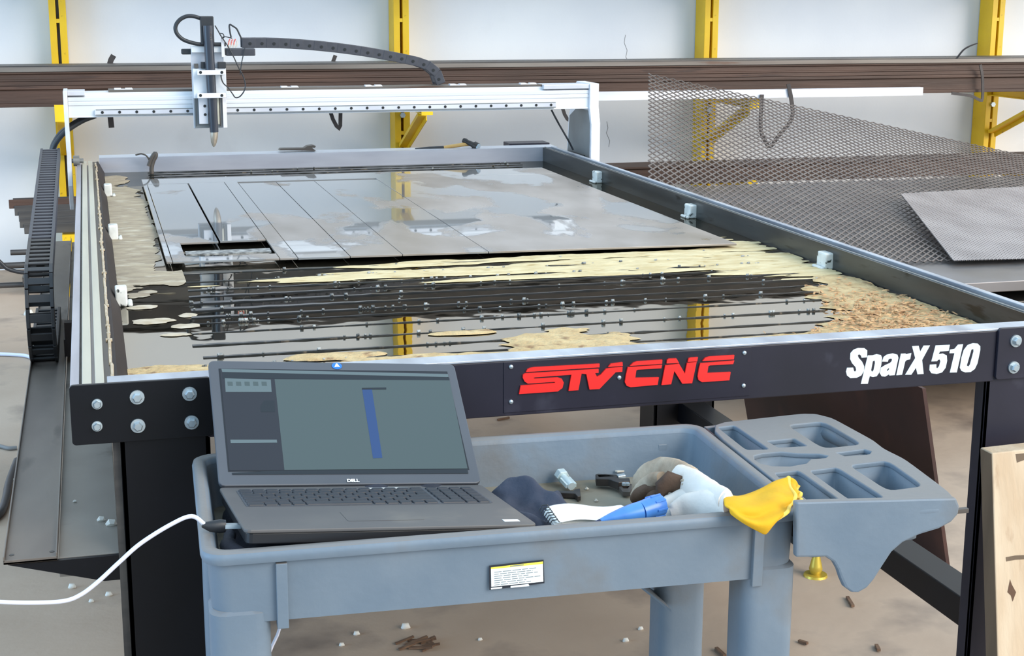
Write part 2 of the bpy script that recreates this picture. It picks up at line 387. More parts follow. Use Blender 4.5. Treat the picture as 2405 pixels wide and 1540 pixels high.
# ================================================================== RACK ON THE BACK WALL
UPX = (-.168, 1.655, 3.50, 5.40)
ulab = ('yellow slotted rack column at far left behind the torch gantry', 'yellow slotted rack column rising behind the middle of the gantry',
        'yellow slotted rack column behind the expanded metal sheet', 'yellow slotted rack column at far right with diagonal arm brace')
for i, X0 in enumerate(UPX):
    up = thing('rack_column', (X0, 6.2, 0), ulab[i], 'rack column', 'yellow cantilever rack columns')
    for s in (-1, 1):
        m = MB(); x0 = X0+s*.0255
        m.box(x0-.0175, x0+.0175, 6.15, 6.156, 0, 3.5); m.box(x0+s*.0125, x0+s*.0175, 6.156, 6.295, 0, 3.5); m.box(x0-s*.0175, x0-s*.0125, 6.156, 6.295, 0, 3.5)
        build(m, 'channel', 'yellow_paint', up, bevel=.0015)
    for z in (.7, 1.32, 2.02, 2.7):
        m = MB(); m.box(X0-.012, X0+.012, 6.152, 6.28, z, z+.02); build(m, 'spacer', 'yellow_paint', up)
    m = MB(); m.box(X0-.05, X0+.05, 5.45, 6.15, 0, .008); m.box(X0-.03, X0+.03, 5.45, 6.15, .008, .05); build(m, 'foot', 'yellow_paint', up)
    levels = [(.93, .0), (1.715, 0)] + [((.29, 0) if i < 2 else (.455, 0))]
    for z, _ in levels:
        m = MB(); m.box(X0-.03, X0+.03, 5.50, 6.15, z-.006, z); m.box(X0-.03, X0+.03, 5.50, 6.15, z-.066, z-.06); m.box(X0-.003, X0+.003, 5.50, 6.15, z-.06, z-.006)
        a = build(m, 'arm', 'yellow_paint', up, bevel=.001)
        m = MB(); m.box(X0-.03, X0+.03, 5.494, 5.50, z-.07, z+.012); build(m, 'end_stop', 'yellow_paint', a)
        m = MB(); dp = .20 if z > 1.5 else .29; m.bar((X0, 5.62, z-.075), (X0, 6.14, z-dp), .048, .02, up=(0,0,1)); m.bar((X0+.022, 5.62, z-.085), (X0+.022, 6.14, z-dp-.01), .006, .05, up=(0,0,1))
        build(m, 'brace', 'yellow_paint', up, bevel=.001)
        m = MB(); m.cyl((X0+.0, 6.15, z-.12), (X0+.0, 6.135, z-.12), .016, 6); build(m, 'bolt', 'zinc', up)

def longbar(name, x0, x1, prof, m, label, cat, group=None, parent=None):
    """section outline prof [(y,z)] drawn along X"""
    b = MB(); b.prism([(x0, y, z) for y, z in prof], (x1-x0, 0, 0))
    return build(b, name, m, parent, label, cat, group, bevel=.002)
def chan(y0, y1, z0, z1, t=.012, d=.02):   # channel, open side towards the camera
    return [(y0,z0),(y1,z0),(y1,z1),(y0,z1),(y0,z1-t),(y0+d,z1-t-.004),(y0+d,z0+t+.004),(y0,z0+t)]
def angle_prof(y0, z0, a=.05, t=.006): return [(y0,z0),(y0+a,z0),(y0+a,z0+t),(y0+t,z0+t),(y0+t,z0+a),(y0,z0+a)]
def flat_prof(y0, y1, z0, z1): return [(y0,z0),(y1,z0),(y1,z1),(y0,z1)]
longbar('steel_channel', -1.3, 6.6, chan(5.52, 5.80, .931, 1.032, .016, .012), 'rusty_brown', 'deep rust brown steel channel resting lowest on the upper rack arms', 'steel bar', 'long steel on the rack')
longbar('steel_flat', -1.3, 6.6, flat_prof(5.525, 5.80, 1.033, 1.052), 'rusty_brown', 'thin rust brown flat bar lying directly on the deep channel', 'steel bar', 'long steel on the rack')
longbar('steel_channel', -1.25, 6.6, chan(5.535, 5.80, 1.053, 1.098, .008, .008), 'rusty_brown', 'shallow dark brown channel in the middle of the rack stack', 'steel bar', 'long steel on the rack')
longbar('steel_angle', -1.3, 6.6, [(5.53,1.099),(5.80,1.099),(5.80,1.105),(5.54,1.105),(5.545,1.122),(5.535,1.122)], 'mill_grey', 'grey steel angle topping the long brown stack on the rack', 'steel bar', 'long steel on the rack')
longbar('steel_flat', -1.3, 6.6, flat_prof(5.60, 5.80, 1.106, 1.126), 'mill_dark', 'dark grey flat bar at the back of the brown stack', 'steel bar', 'long steel on the rack')
# second tier above the picture: it shows in the water of the cutting table
longbar('steel_channel', -1.6, 6.6, chan(5.52, 5.80, 1.716, 1.82, .016, .02), 'mill_dark', 'dark channel on the top rack tier, mirrored in the tank water', 'steel bar', 'steel on the top tier')
longbar('steel_channel', -1.6, 6.6, chan(5.53, 5.80, 1.822, 1.96, .02, .02), 'hot_steel', 'near black channel on the top rack tier, mirrored in the tank water', 'steel bar', 'steel on the top tier')
# pale square tube in front of the stack
m = MB(); a = at(1384, 228, Y=5.44); b = at(2168, 213, Y=5.44)
zc = (a.z+b.z)/2; 
m = MB(); x0, x1 = a.x-.55, b.x; h = .0225
m.box(x0, x1, 5.44, 5.443, zc-h, zc+h); m.box(x0, x1, 5.482, 5.485, zc-h, zc+h); m.box(x0, x1, 5.443, 5.482, zc+h-.003, zc+h); m.box(x0, x1, 5.443, 5.482, zc-h, zc-h+.003)
build(m, 'aluminium_tube', 'white_bar', None, 'pale aluminium square tube lying along the front of the rack arms', 'metal tube')
# lower brown beam on the right
longbar('steel_channel', 2.55, 6.4, chan(5.50, 5.72, .457, .560, .012, .008), 'rusty_brown', 'short brown steel channel on the low right rack arms behind the mesh', 'steel bar', 'long steel on the rack')
# flat steel straps hooked over the stack
def strap(pts, Y, wd, label, th=.006):
    P3 = [at(x, y, Y=Y) for x, y in pts]; m = MB()
    P3 = curve_pts(P3, 3) if len(P3) > 3 else P3
    L_, R_ = [], []
    for i, p in enumerate(P3):
        t = (P3[min(i+1, len(P3)-1)]-P3[max(i-1, 0)]).normalized(); n_ = Vector((0,1,0)).cross(t).normalized()
        L_.append(p-n_*wd/2); R_.append(p+n_*wd/2)
    rings = [[a, b, b+Vector((0,th,0)), a+Vector((0,th,0))] for a, b in zip(L_, R_)]
    m.loft(rings); return build(m, 'steel_strap', 'hook_dark', None, label, 'steel strap', 'bent straps hooked over the rack steel')
strap([(267,130),(258,150),(256,200),(256,240),(262,300)], 5.83, .028, 'dark bent strap hanging on the rack left of the torch')
strap([(788,130),(780,155),(776,200),(776,262),(797,303),(800,262)], 5.83, .020, 'dark bent strap with hooked end hanging left of the middle column')
strap([(1322,200),(1322,255),(1338,284),(1345,255),(1345,215)], 5.50, .018, 'short dark strap hooked behind the right end of the gantry')
strap([(1790,222),(1787,300),(1797,330),(1810,344),(1830,318),(1860,280),(1860,240),(1852,197)], 5.43, .022, 'wide V shaped strap hanging behind the expanded metal sheet')
strap([(2303,152),(2308,180),(2308,232),(2300,234),(2280,225),(2236,219)], 5.49, .016, 'flat strap hooked round the stack near the far right column')
m = MB(); P3 = [at(x, y, Y=5.6) for x, y in [(2246,138),(2262,118),(2278,108),(2297,101)]]
m.tube(curve_pts(P3, 3), [(.010,.004)]*6+[(.007,.004)]*3+[(.002,.002)], 6); build(m, 'steel_offcut', 'hook_dark', None, 'pointed dark steel offcut sticking up above the rack stack', 'offcut')

# low steel on the left
k = 0
ends = [(-.45,.425),(-.43,.39),(-.41,.36),(-.40,.33),(-.38,.30)]
for i, (x0, z0) in enumerate(ends):
    for j in range(2 if i < 4 else 1):
        nm = ('topmost', 'second', 'third', 'fourth', 'lowest')[i]; bk = ('front', 'rear')[j]
        longbar('steel_angle', x0+.02*j+random.uniform(0,.015), 2.6+.05*i, angle_prof(5.62+.058*j-.0075*i, z0, .05 if i else .045, .006),
                'rusty_brown' if (i == 0 and j == 0) else 'mill_dark',
                '%s %s steel angle of the bundle left of the cable carrier' % (nm, bk), 'steel bar', 'steel angles on the low left arms')
low = [(-.45,.215,.014,'round'),(-.38,.185,.030,'box'),(-.52,.150,.016,'round'),(-.36,.118,.030,'box'),(-.40,.085,.030,'box'),(-.55,.046,.014,'round')]
for i, (x0, z0, h, kd) in enumerate(low):
    y0 = 5.56+.03*(i % 2)
    lab = ('thin round bar on top of the floor level steel at far left', 'upper flat bar of the floor level steel at far left', 'long round bar reaching furthest left near the floor',
           'middle flat bar of the floor level steel at far left', 'lowest flat bar near the floor at far left', 'round bar almost on the floor at far left')[i]
    b = MB()
    if kd == 'round': b.cyl((x0, y0, z0), (2.4, y0, z0), h, 10)
    else: b.box(x0, 2.4, y0-.05, y0+.08, z0-.02, z0+h-.02)
    build(b, 'round_bar' if kd == 'round' else 'flat_bar', 'mill_dark', None, lab, 'steel bar', 'floor level steel at the left', smooth=40 if kd == 'round' else 0)

# ================================================================== CUTTING TABLE
tb = thing('cutting_table', (.8, 1.6, 0), 'large black plasma cutting table with a water filled bed', 'cutting table')
FY = -.02      # front face of the front rail
m = MB(); m.box(.115, 1.475, FY+.006, FY+.012, .826, .917); m.box(.115, 1.475, FY+.012, .055, .826, .832); fr = build(m, 'front_rail', 'rail_black', tb, bevel=.0015)
m = MB(); m.box(-.03, 1.62, FY+.006, .030, .9172, .9212); build(m, 'rail_top', 'worn_silver', tb, bevel=.001)
m = MB(); m.box(.115, 1.475, .020, .030, .832, .917); build(m, 'tank_front_wall', 'wet_dark', tb)
# sign plate on the rail with rivets and lettering
p0 = at(1185, 900, Y=FY).x; p1 = at(1765, 880, Y=FY).x
m = MB(); m.box(p0, p1, FY+.0045, FY+.006, .832, .9155); sp = build(m, 'sign_plate', 'rail_black', fr, bevel=.0004)
rv = proto(MB().tube([(0,0,0),(0,-.0018,0),(0,-.003,0)], [.0036,.0034,.0018], 10), 'rivet', 'zinc', smooth=40)
for x, y in ((1200,861),(1200,943),(1748,828),(1746,905),(1454,886)):
    p = at(x, y, Y=FY+.0045); r_ = inst(rv, fr, loc=p); r_.name = 'rivet'
# red logo letters, traced as raised letters (outline pixels on the sign)
def tr(x0, y0, k, pts): return [(x0+x/k, y0+y/k) for x, y in pts]
A = lambda pts: tr(1190, 810, 8.0167, pts)
B = lambda pts: tr(1450, 810, 8.0167, pts)
stripes = [A([(355,500),(380,450),(430,425),(520,410),(1740,345),(1735,412)]), A([(1900,405),(1950,345),(2170,315),(2175,385)]),
           B([(225,385),(290,325),(360,300),(835,270),(830,345)]), B([(915,340),(925,275),(960,250),(1100,245),(1150,330)]), B([(1315,310),(1330,245),(1370,230),(1505,220),(1490,300)]),
           B([(1590,295),(1640,235),(1720,210),(2190,180),(2180,262)])]
letters = [
    A([(225,915),(255,755),(890,705),(905,690),(880,685),(390,718),(330,680),(295,610),(300,550),(340,525),(1720,440),(1720,515),(1655,520),(1690,590),(1760,550),(1860,440),(1920,425),(2170,405),(2165,495),(2040,505),(1735,820),(1550,830),(1490,540),(1400,530),(1340,840),(1155,855),(1210,550),(520,600),(490,615),(520,625),(950,600),(1030,630),(1065,700),(1040,800),(950,865)]),
    B([(185,410),(830,365),(815,430),(375,455),(345,470),(325,610),(770,600),(745,740),(240,785),(165,760),(130,690),(150,560)]),
    B([(890,375),(1150,345),(1260,530),(1300,330),(1480,310),(1395,710),(1210,720),(1060,480),(1000,730),(820,745)]),
    B([(1550,335),(2190,285),(2165,350),(1730,375),(1700,390),(1680,520),(2120,500),(2095,655),(1580,690),(1515,650),(1500,580),(1520,450)])]
for nm, sets, th in (('red_letter', letters, .0032), ('red_stripe', stripes, .0032)):
    for pl in sets:
        q = [at(x, y, Y=FY+.0044) for x, y in pl]
        m = MB(); m.prism(q, (0, -th, 0)); o = build(m, nm, 'red_letter', fr)
        bm = bmesh.new(); bm.from_mesh(o.data); bmesh.ops.triangulate(bm, faces=[f for f in bm.faces if len(f.verts) > 4]); bm.to_mesh(o.data); bm.free()
# white model lettering
def glyph(polys, name, mt, parent, Y, th):
    """raised letter from an outline and its counters (sign pixels)"""
    from mathutils.geometry import tessellate_polygon
    loops = [[at(x, y, Y=Y) for x, y in pl] for pl in polys]
    tri = tessellate_polygon([[Vector((p.x, p.z, 0)) for p in l] for l in loops]); flat = [p for l in loops for p in l]
    m = MB(); n_ = len(flat); m.v = [p.copy() for p in flat]+[p+V(0,-th,0) for p in flat]
    m.f = [tuple(t) for t in tri]+[tuple(i+n_ for i in reversed(t)) for t in tri]
    k_ = 0
    for l in loops:
        for i in range(len(l)): j = (i+1) % len(l); m.f.append((k_+i, k_+j, k_+n_+j, k_+n_+i))
        k_ += len(l)
    return build(m, name, mt, parent)
D_ = lambda pts: tr(1970, 780, 5.529, pts)
for g_ in ([[(150,270),(190,225),(250,203),(330,205),(368,235),(365,325),(295,330),(285,300),(260,283),(245,300),(255,330),(300,380),(328,440),(325,500),(290,560),(230,590),(150,595),(105,560),(92,510),(105,460),(185,458),(195,500),(210,512),(225,490),(215,450),(170,400),(145,345)]],
           [[(375,300),(435,298),(490,283),(545,295),(560,330),(550,420),(525,520),(490,570),(440,580),(400,568),(375,668),(285,670)], [(440,375),(465,365),(468,400),(450,490),(430,515),(418,490)]],
           [[(560,380),(580,320),(620,290),(700,273),(760,290),(772,330),(725,555),(655,560),(650,545),(600,575),(555,570),(530,530),(545,460),(600,425),(660,400),(685,375),(690,345),(670,340),(645,350),(635,382)], [(625,485),(650,460),(652,478),(635,500),(622,500)]],
           [[(805,278),(865,275),(870,285),(940,268),(925,350),(880,360),(860,380),(820,550),(745,557)]],
           [[(950,180),(1035,175),(1055,250),(1100,172),(1183,170),(1080,360),(1100,540),(1020,545),(1000,460),(940,550),(860,550),(990,335)]],
           [[(1255,170),(1440,162),(1425,240),(1310,250),(1295,285),(1350,275),(1400,300),(1405,370),(1385,460),(1340,520),(1270,540),(1200,530),(1175,490),(1180,420),(1265,415),(1265,460),(1280,465),(1300,440),(1318,375),(1305,350),(1285,360),(1275,375),(1200,378)]],
           [[(1440,225),(1500,215),(1545,160),(1612,155),(1530,520),(1440,522),(1500,270),(1435,272)]],
           [[(1590,330),(1620,230),(1670,165),(1740,140),(1800,145),(1835,180),(1835,230),(1800,400),(1765,475),(1710,515),(1640,520),(1590,500),(1570,460)], [(1720,225),(1745,215),(1748,245),(1700,420),(1680,445),(1660,430)]]):
    glyph([D_(p) for p in g_], 'white_letter', 'white_letter', fr, FY+.006, .0006)
# corner plates
BIG = bolt_proto(.0108, .0075); SML = bolt_proto(.0078, .0062)
for nm, x0, x1, bolts in (('l', -.085, .122, [(228,948,0),(322,932,1),(445,924,1),(228,1000,0),(324,999,1),(450,991,1)]), ('r', 1.475, 1.69, [(2385,800,1),(2380,862,1)])):
    m = MB(); m.loft([[(x, FY, z) for x, z in rrect((x0+x1)/2, .876, (x1-x0)/2, .046, .006)], [(x, FY+.008, z) for x, z in rrect((x0+x1)/2, .876, (x1-x0)/2, .046, .006)]])
    cp = build(m, 'corner_plate', 'black_paint' if nm == 'l' else 'rail_black', tb, bevel=.0008)  # right plate in the lighter black, stronger light put into its colour
    for x, y, big in bolts:
        b_ = inst(BIG if big else SML, cp, M=Matrix.Translation(at(x, y, Y=FY)) @ Matrix.Rotation(random.uniform(0, 1), 4, 'Y')); b_.name = 'bolt'
for x in (1.585, 1.652):
    for z in (.898, .853):
        b_ = inst(BIG, cp, loc=(x, FY, z)); b_.name = 'bolt'
# legs: folded plate posts
def leg(x0, x1, y0, y1, mt='black_paint'):
    m = MB(); m.box(x0, x1, y0, y0+.008, .012, .83); m.box(x0, x0+.008, y0, y1, .012, .83); m.box(x1-.008, x1, y0, y1, .012, .83); m.box(x0-.02, x1+.02, y0-.02, y1+.02, 0, .012)
    return build(m, 'leg', mt, tb, bevel=.001)
leg(-.0165, .1175, FY+.008, .10); leg(1.462, 1.60, FY+.008, .022, 'rail_black'); leg(1.46, 1.64, 1.60, 1.72); leg(-.02, .12, 1.60, 1.72); leg(-.02, .12, 3.05, 3.17); leg(1.48, 1.62, 3.05, 3.17)  # right front leg in the lighter black, light falling on it painted in
m = MB(); m.box(-.027, -.0168, .0, .012, .012, .83); lb = build(m, 'leg_flange', 'mill_dark', tb)
# lower side beams and bed frame
m = MB(); m.box(1.53, 1.60, .10, 1.6, .30, .36); m.box(1.53,1.60,1.72,3.05,.30,.36); build(m, 'side_brace', 'black_paint', tb, bevel=.002)
m = MB(); m.box(0, .06, .10, 1.6, .30, .36); m.box(0,.06,1.72,3.05,.30,.36); build(m, 'side_brace', 'black_paint', tb, bevel=.002)
# tank
m = MB(); m.box(0, 1.6, .03, 3.2, .822, .828); build(m, 'tank_floor', 'wet_dark', tb)
m = MB(); m.prism([(x, .02, z) for x, z in ((-.020,.9075),(-.014,.9075),(.006,.866),(.006,.829),(-.020,.829))], (0, 3.18, 0)); build(m, 'tank_side', 'dark_brown', tb)
m = MB(); m.box(1.6, 1.606, .02, 3.2, .822, .9195); build(m, 'tank_side', 'wet_dark', tb)
m = MB(); m.box(-.01, 1.606, 3.2, 3.206, .822, .9195); build(m, 'tank_back_wall', 'wet_light', tb)
m = MB(); m.box(-.01, 1.66, 3.206, 3.30, .912, .9195); m.box(-.01, 1.66, 3.29, 3.30, .80, .912); build(m, 'back_rail', 'plate_aluminium', tb, bevel=.001)
m = MB(); m.box(.0, 1.5995, .0305, 3.1995, .8285, .868); build(m, 'water', 'tank_water', tb)
# right side rail: lipped angle with a bright outer edge
m = MB(); m.box(1.606, 1.6105, .02, 3.2, .80, .921); build(m, 'rail_lip', 'edge_grey', tb)
m = MB(); m.box(1.6105, 1.632, .02, 3.2, .80, .910); build(m, 'rail_groove', 'tar', tb)
m = MB(); m.box(1.632, 1.646, .02, 3.2, .80, .922); build(m, 'side_rail', 'worn_silver', tb, bevel=.001)
# left side rail: extruded aluminium guide with ribs, then tarred rack strip
m = MB(); m.box(-.084, -.018, FY+.01, 3.1, .84, .906); sr = build(m, 'side_rail', 'rail_lilac', tb)
for x0, x1, z, mt in ((-.084,-.0705,.917,'rail_lilac'), (-.0665,-.0525,.921,'rail_cream'), (-.0475,-.034,.921,'rail_cream'), (-.0705,-.0665,.910,'mill_grey')):
    m = MB(); m.box(x0, x1, FY+.01, 3.1, .9065, z); build(m, 'guide_rib', mt, sr, bevel=.0012)
m = MB(); m.box(-.0335, -.0202, FY+.01, 3.18, .84, .9085); gs = build(m, 'gear_strip', 'tar', tb)
b = MB(); y = .02; n = 0
while y < 3.1:      # hardened drips on the strip edge
    x = -.0235+.003*noise.noise((0, y*7, 3)); L_ = .05+.10*abs(noise.noise((5, y*3, 0)))
    b.add([(x-.002,y,.9086),(x+.003,y,.9086),(x+.004,y+L_,.9086),(x-.002,y+L_,.9086),(x-.001,y,.9125),(x+.002,y,.9125),(x+.002,y+L_,.9125),(x-.001,y+L_,.9125)], [(0,3,2,1),(4,5,6,7),(0,1,5,4),(1,2,6,5),(2,3,7,6),(3,0,4,7)])
    if random.random() < .3:
        q = random.uniform(.002, .0045); b.box(x-q, x+q*1.6, y, y+.012, .9086, .9120)
    y += L_*.98; n += 1
build(b, 'drip_line', 'drip', gs, kind='stuff')
# welded holders on both tank walls
for x, y, Xp in ((257,443,.008), (270,540,.008), (297,690,.008), (1427,412,1.592), (1645,492,1.592), (1970,606,1.592)):
    yy = {443:2.56, 540:1.70, 690:.84, 412:2.53, 492:1.70, 606:.87}[y]
    sg = 1 if Xp < .5 else -1
    m = MB(); m.box(Xp-.012, Xp+.012, yy-.022, yy+.022, .868, .906); m.box(Xp+sg*.012, Xp+sg*.022, yy-.026, yy+.026, .868, .875)
    hb = build(m, 'slat_holder', 'white_clamp', tb, bevel=.004)
# slats
def slat(Y, x0, x1, z, mt='slat_dark', beads=.5, th=.004, th0=None, parent=tb):
    m = MB(); n = int((x1-x0)/.022); rings = []; th0 = th0 or th
    for i in range(n+1):
        t = i/n; x = x0+(x1-x0)*t; dz = .0014*noise.noise((x*30, Y*50, 1)); dy = .0012*noise.noise((x*8, Y*50, 7))
        h_ = (th0+(th-th0)*min(1, t*2.6))/2
        rings.append([(x,Y-h_+dy,.829),(x,Y+h_+dy,.829),(x,Y+h_+dy,z+dz),(x,Y-h_+dy,z+dz)])
    m.loft(rings); s_ = build(m, 'slat', mt, parent)
    b = MB(); k = 0
    for i in range(int((x1-x0)*38*beads)):
        x = random.uniform(x0, x1); r = random.uniform(.0018, .0045)
        if noise.noise((x*3, Y*13, 4)) < -.1: continue
        b.tube([(x-r*.8,Y,z),(x-r*.4,Y,z+r*.5),(x+r*.4,Y,z+r*.6),(x+r*.8,Y,z)], [r*.3, r, r*.9, r*.3], 5); k += 1
    if k: build(b, 'slag_beads', 'slag', s_, kind='stuff')
    return s_
for Y, x0, x1, z, mt, th0 in ((.262,.128,1.30,.8697,'slat_dark',0),(.335,.134,1.345,.8700,'slat_dark',.010),(.43,.122,1.37,.8700,'slat_dark',.012),(.53,.128,1.45,.8697,'slat_dark',0),(.615,.14,1.47,.8697,'slat_wet',0),(.675,.136,1.50,.8702,'slat_wet',.016),
                     (.745,.14,1.53,.8702,'slat_wet',.022),(.815,.142,1.53,.8702,'slat_wet',.022),(.885,.145,1.54,.8700,'slat_wet',.014),(.955,.148,1.50,.8697,'slat_dark',.01),
                     (1.05,.15,1.52,.8693,'slat_dark',0),(1.15,.12,1.50,.8697,'slat_dark',0),(1.34,.12,.50,.8700,'slat_dark',0),(1.42,.12,.50,.8700,'slat_dark',0),
                     (2.69,.12,1.5,.8700,'slat_dark',0),(2.95,.15,1.45,.8698,'slat_dark',0),(3.02,.15,1.47,.8698,'slat_dark',0),(3.09,.15,1.49,.8698,'slat_dark',0),(3.155,.15,1.50,.8698,'slat_dark',0)):
    slat(Y, x0, x1, z, mt, .6 if Y < 1.1 else .1, .003, th0)

# floating scum: thin mats with ragged outlines
def scum(name, blobs, mt, fx, fy, amp, z, step=.009, hgt=.003, extra=None, seed=0.0, lim=(.004,1.596,.034,3.19)):
    def f(x, y):
        b_ = max(1-((x-cx)/rx)**2-((y-cy)/ry)**2 for cx, cy, rx, ry in blobs)
        b_ = max(b_, -1.2)
        return b_+amp*(noise.noise((x*fx, y*fy, seed))+.55*noise.noise((x*fx*2.3, y*fy*2.3, seed+5))+.3*noise.noise((x*fx*5, y*fy*5, seed+9)))
    xs0 = min(c-r*1.5 for c, _, r, _ in blobs); xs1 = max(c+r*1.5 for c, _, r, _ in blobs)
    ys0 = min(c-r*1.5 for _, c, _, r in blobs); ys1 = max(c+r*1.5 for _, c, _, r in blobs)
    xs0, xs1, ys0, ys1 = max(xs0, lim[0]), min(xs1, lim[1]), max(ys0, lim[2]), min(ys1, lim[3])
    nx = int((xs1-xs0)/step)+1; ny = int((ys1-ys0)/step)+1
    G = [[(xs0+(xs1-xs0)*i/nx, ys0+(ys1-ys0)*j/ny) for i in range(nx+1)] for j in range(ny+1)]
    Fv = [[f(*p) for p in r] for r in G]
    m = MB(); cache = {}
    def vert(x, y, v):
        k_ = (round(x, 5), round(y, 5))
        if k_ not in cache:
            cache[k_] = len(m.v); m.v.append(Vector((x, y, z+hgt*min(max(v, 0)*2.5, 1)*(.7+.5*noise.noise((x*40, y*60, 2))))))
        return cache[k_]
    for j in range(ny):
        for i in range(nx):
            q = [(G[j][i], Fv[j][i]), (G[j][i+1], Fv[j][i+1]), (G[j+1][i+1], Fv[j+1][i+1]), (G[j+1][i], Fv[j+1][i])]
            if max(v for _, v in q) <= 0: continue
            poly = []
            for a_ in range(4):
                (p, v), (p2, v2) = q[a_], q[(a_+1) % 4]
                if v > 0: poly.append(vert(p[0], p[1], v))
                if (v > 0) != (v2 > 0):
                    t = v/(v-v2); poly.append(vert(p[0]+(p2[0]-p[0])*t, p[1]+(p2[1]-p[1])*t, 0))
            if len(poly) > 2: m.f.append(tuple(poly))
    return build(m, name, mt, tb, kind='stuff', smooth=60), f
FOAM = [(.72,1.03,.46,.055), (1.22,1.03,.38,.11), (1.46,.97,.15,.19), (1.53,.82,.07,.05), (1.05,.93,.45,.03), (1.10,1.15,.50,.04), (1.52,1.2,.07,.12)]
CHIP = [(1.50,.46,.11,.22), (1.47,.24,.17,.18), (.79,.28,.13,.10), (.355,.285,.09,.028), (.07,.24,.10,.045), (.85,.205,.42,.040), (1.22,.19,.32,.060), (.62,.41,.06,.02), (1.55,.66,.06,.14), (.50,.23,.16,.03)]
LEFT = [(.045,1.95,.075,.98), (.03,2.95,.05,.14), (.10,1.12,.12,.10)]
SPOT = [(.06,.66,.045,.025), (.12,.60,.03,.02), (.10,.53,.03,.015), (.13,.70,.02,.02), (.05,.80,.03,.02)]
scum('floating_foam', FOAM, 'foam', 4.0, 30, 1.25, .8692, .009, .0025, seed=1)
_, chipf = scum('floating_sawdust', CHIP, 'sawdust', 9, 16, .75, .8693, .008, .004, seed=12)
scum('floating_scum', LEFT, 'tan_mat', 12, 11, .55, .8692, .010, .0025, seed=23, lim=(.004,.15,.034,3.15))
scum('foam_spots', SPOT, 'drip', 30, 40, .8, .8692, .006, .0015, seed=31)
b = MB()
for i in range(1500):
    x = random.gauss(1.43, .10); y = random.gauss(.28, .16)
    if not (.03 < x < 1.59 and .04 < y < .8) or chipf(x, y) < .05: continue
    L_ = random.uniform(.003, .010); a = random.uniform(0, 3.14); z = .8725+random.uniform(0, .005)*(1 if i % 3 else 2); ct, st = math.cos(a)*L_, math.sin(a)*L_; q = random.uniform(.15,.4)
    h = random.uniform(-.002, .003)
    b.add([(x-ct-st*q,y-st+ct*q,z),(x-ct+st*q,y-st-ct*q,z),(x+ct+st*q,y+st-ct*q,z+h),(x+ct-st*q,y+st+ct*q,z+h),(x,y,z+.002)], [(0,1,4),(1,2,4),(2,3,4),(3,0,4),(3,2,1,0)])
build(b, 'wood_shavings', 'chips', tb, kind='stuff')

# ================================================================== STEEL SHEET BEING CUT
sh = thing('steel_sheet', (.8, 2.0, .88), 'wet grey steel sheet with cut strips lying on the slats', 'steel sheet')
def yb(x): return 1.245-.058*(x-.118)
def yt(x): return 2.852+.016*(x-.118)
Z0, Z1 = .8775, .8825
def panel(x0, x1, y0, y1, name='cut_strip', dz=0):
    g = .0008; q = []
    f0 = y0 if callable(y0) else (lambda x: y0); f1 = y1 if callable(y1) else (lambda x: y1)
    n = max(2, int((x1-x0)/.2)+1); xs = [x0+g+(x1-x0-2*g)*i/(n-1) for i in range(n)]
    out = [(x, f0(x)+g) for x in xs]+[(x, f1(x)-g) for x in reversed(xs)]
    m = MB(); m.prism([(x, y, Z0+dz) for x, y in out], (0, 0, Z1-Z0)); return build(m, name, 'wet_sheet', sh, bevel=.0007)
ya = lambda x: 2.685-.02*(x-.118)
panel(.118, 1.50, lambda x: ya(x)+.035, yt, 'sheet_margin')
panel(.872, 1.50, yb, lambda x: ya(x)+.035, 'sheet_field')
panel(.664, .872, yb, ya, 'sheet_field')
panel(.540, .664, yb, ya); panel(.418, .540, yb, ya, dz=-.0006)
panel(.376, .418, yb, lambda x: ya(x)+.035, 'sheet_web')
panel(.262, .376, 1.515, lambda x: ya(x)+.035); panel(.132, .259, 1.515, lambda x: ya(x)+.035, dz=-.0008)
panel(.118, .132, yb, lambda x: ya(x)+.035, 'sheet_web')
panel(.132, .376, yb, 1.30, 'sheet_web'); panel(.132, .165, 1.30, 1.515, 'sheet_web')
# short offcuts left in the open slot
m = MB(); m.bar((.17,1.39,.8755), (.372,1.385,.8755), .05, .004); build(m, 'cut_offcut', 'slag', sh)

# ================================================================== GANTRY
GY = 2.93
ga = thing('gantry', (.8, 3.0, .80), 'white aluminium gantry beam spanning the far end of the table', 'gantry')
zt = at(1000, 205, Y=GY).z; zb = at(1000, 262, Y=GY).z
prof = [(GY,zb),(GY+.12,zb),(GY+.12,zt-.004),(GY+.016,zt-.004),(GY+.016,zt-.013),(GY,zt-.018),(GY,zt-.030),(GY+.002,zt-.031),(GY+.002,zt-.033),(GY,zt-.034),
        (GY,zb+.040),(GY+.002,zb+.038),(GY+.002,zb+.004),(GY,zb+.003)]
m = MB(); m.prism([(-.100, y, z) for y, z in prof], (1.79, 0, 0)); be = build(m, 'beam', 'aluminium', ga, bevel=.0008)
m = MB(); m.box(.03, 1.52, GY+.018, GY+.10, zt-.004, zt+.004); build(m, 'top_strip', 'mill_grey', ga, bevel=.001)
zr = at(700, 256, Y=GY-.008).z
m = MB(); m.box(at(222,260,Y=GY).x, at(1305,250,Y=GY).x, GY-.012, GY+.001, zr-.0095, zr+.0095); lr = build(m, 'linear_rail', 'plate_aluminium', ga, bevel=.003)
for zz in (-1, 1):
    m = MB(); m.box(at(225,260,Y=GY).x, at(1303,250,Y=GY).x, GY-.0125, GY-.009, zr+zz*.0085-.0014, zr+zz*.0085+.0014); build(m, 'rail_edge', 'edge_grey', lr)
scw = proto(MB().cyl((0,0,0), (0,-.0012,0), .0048, 10), 'screw_hole', 'tar')
for i in range(29):
    x = at(240, 258, Y=GY).x+i*(at(1292,252,Y=GY).x-at(240,258,Y=GY).x)/28
    if .30 < x < .42: continue
    inst(scw, lr, loc=(x, GY-.012, zr))
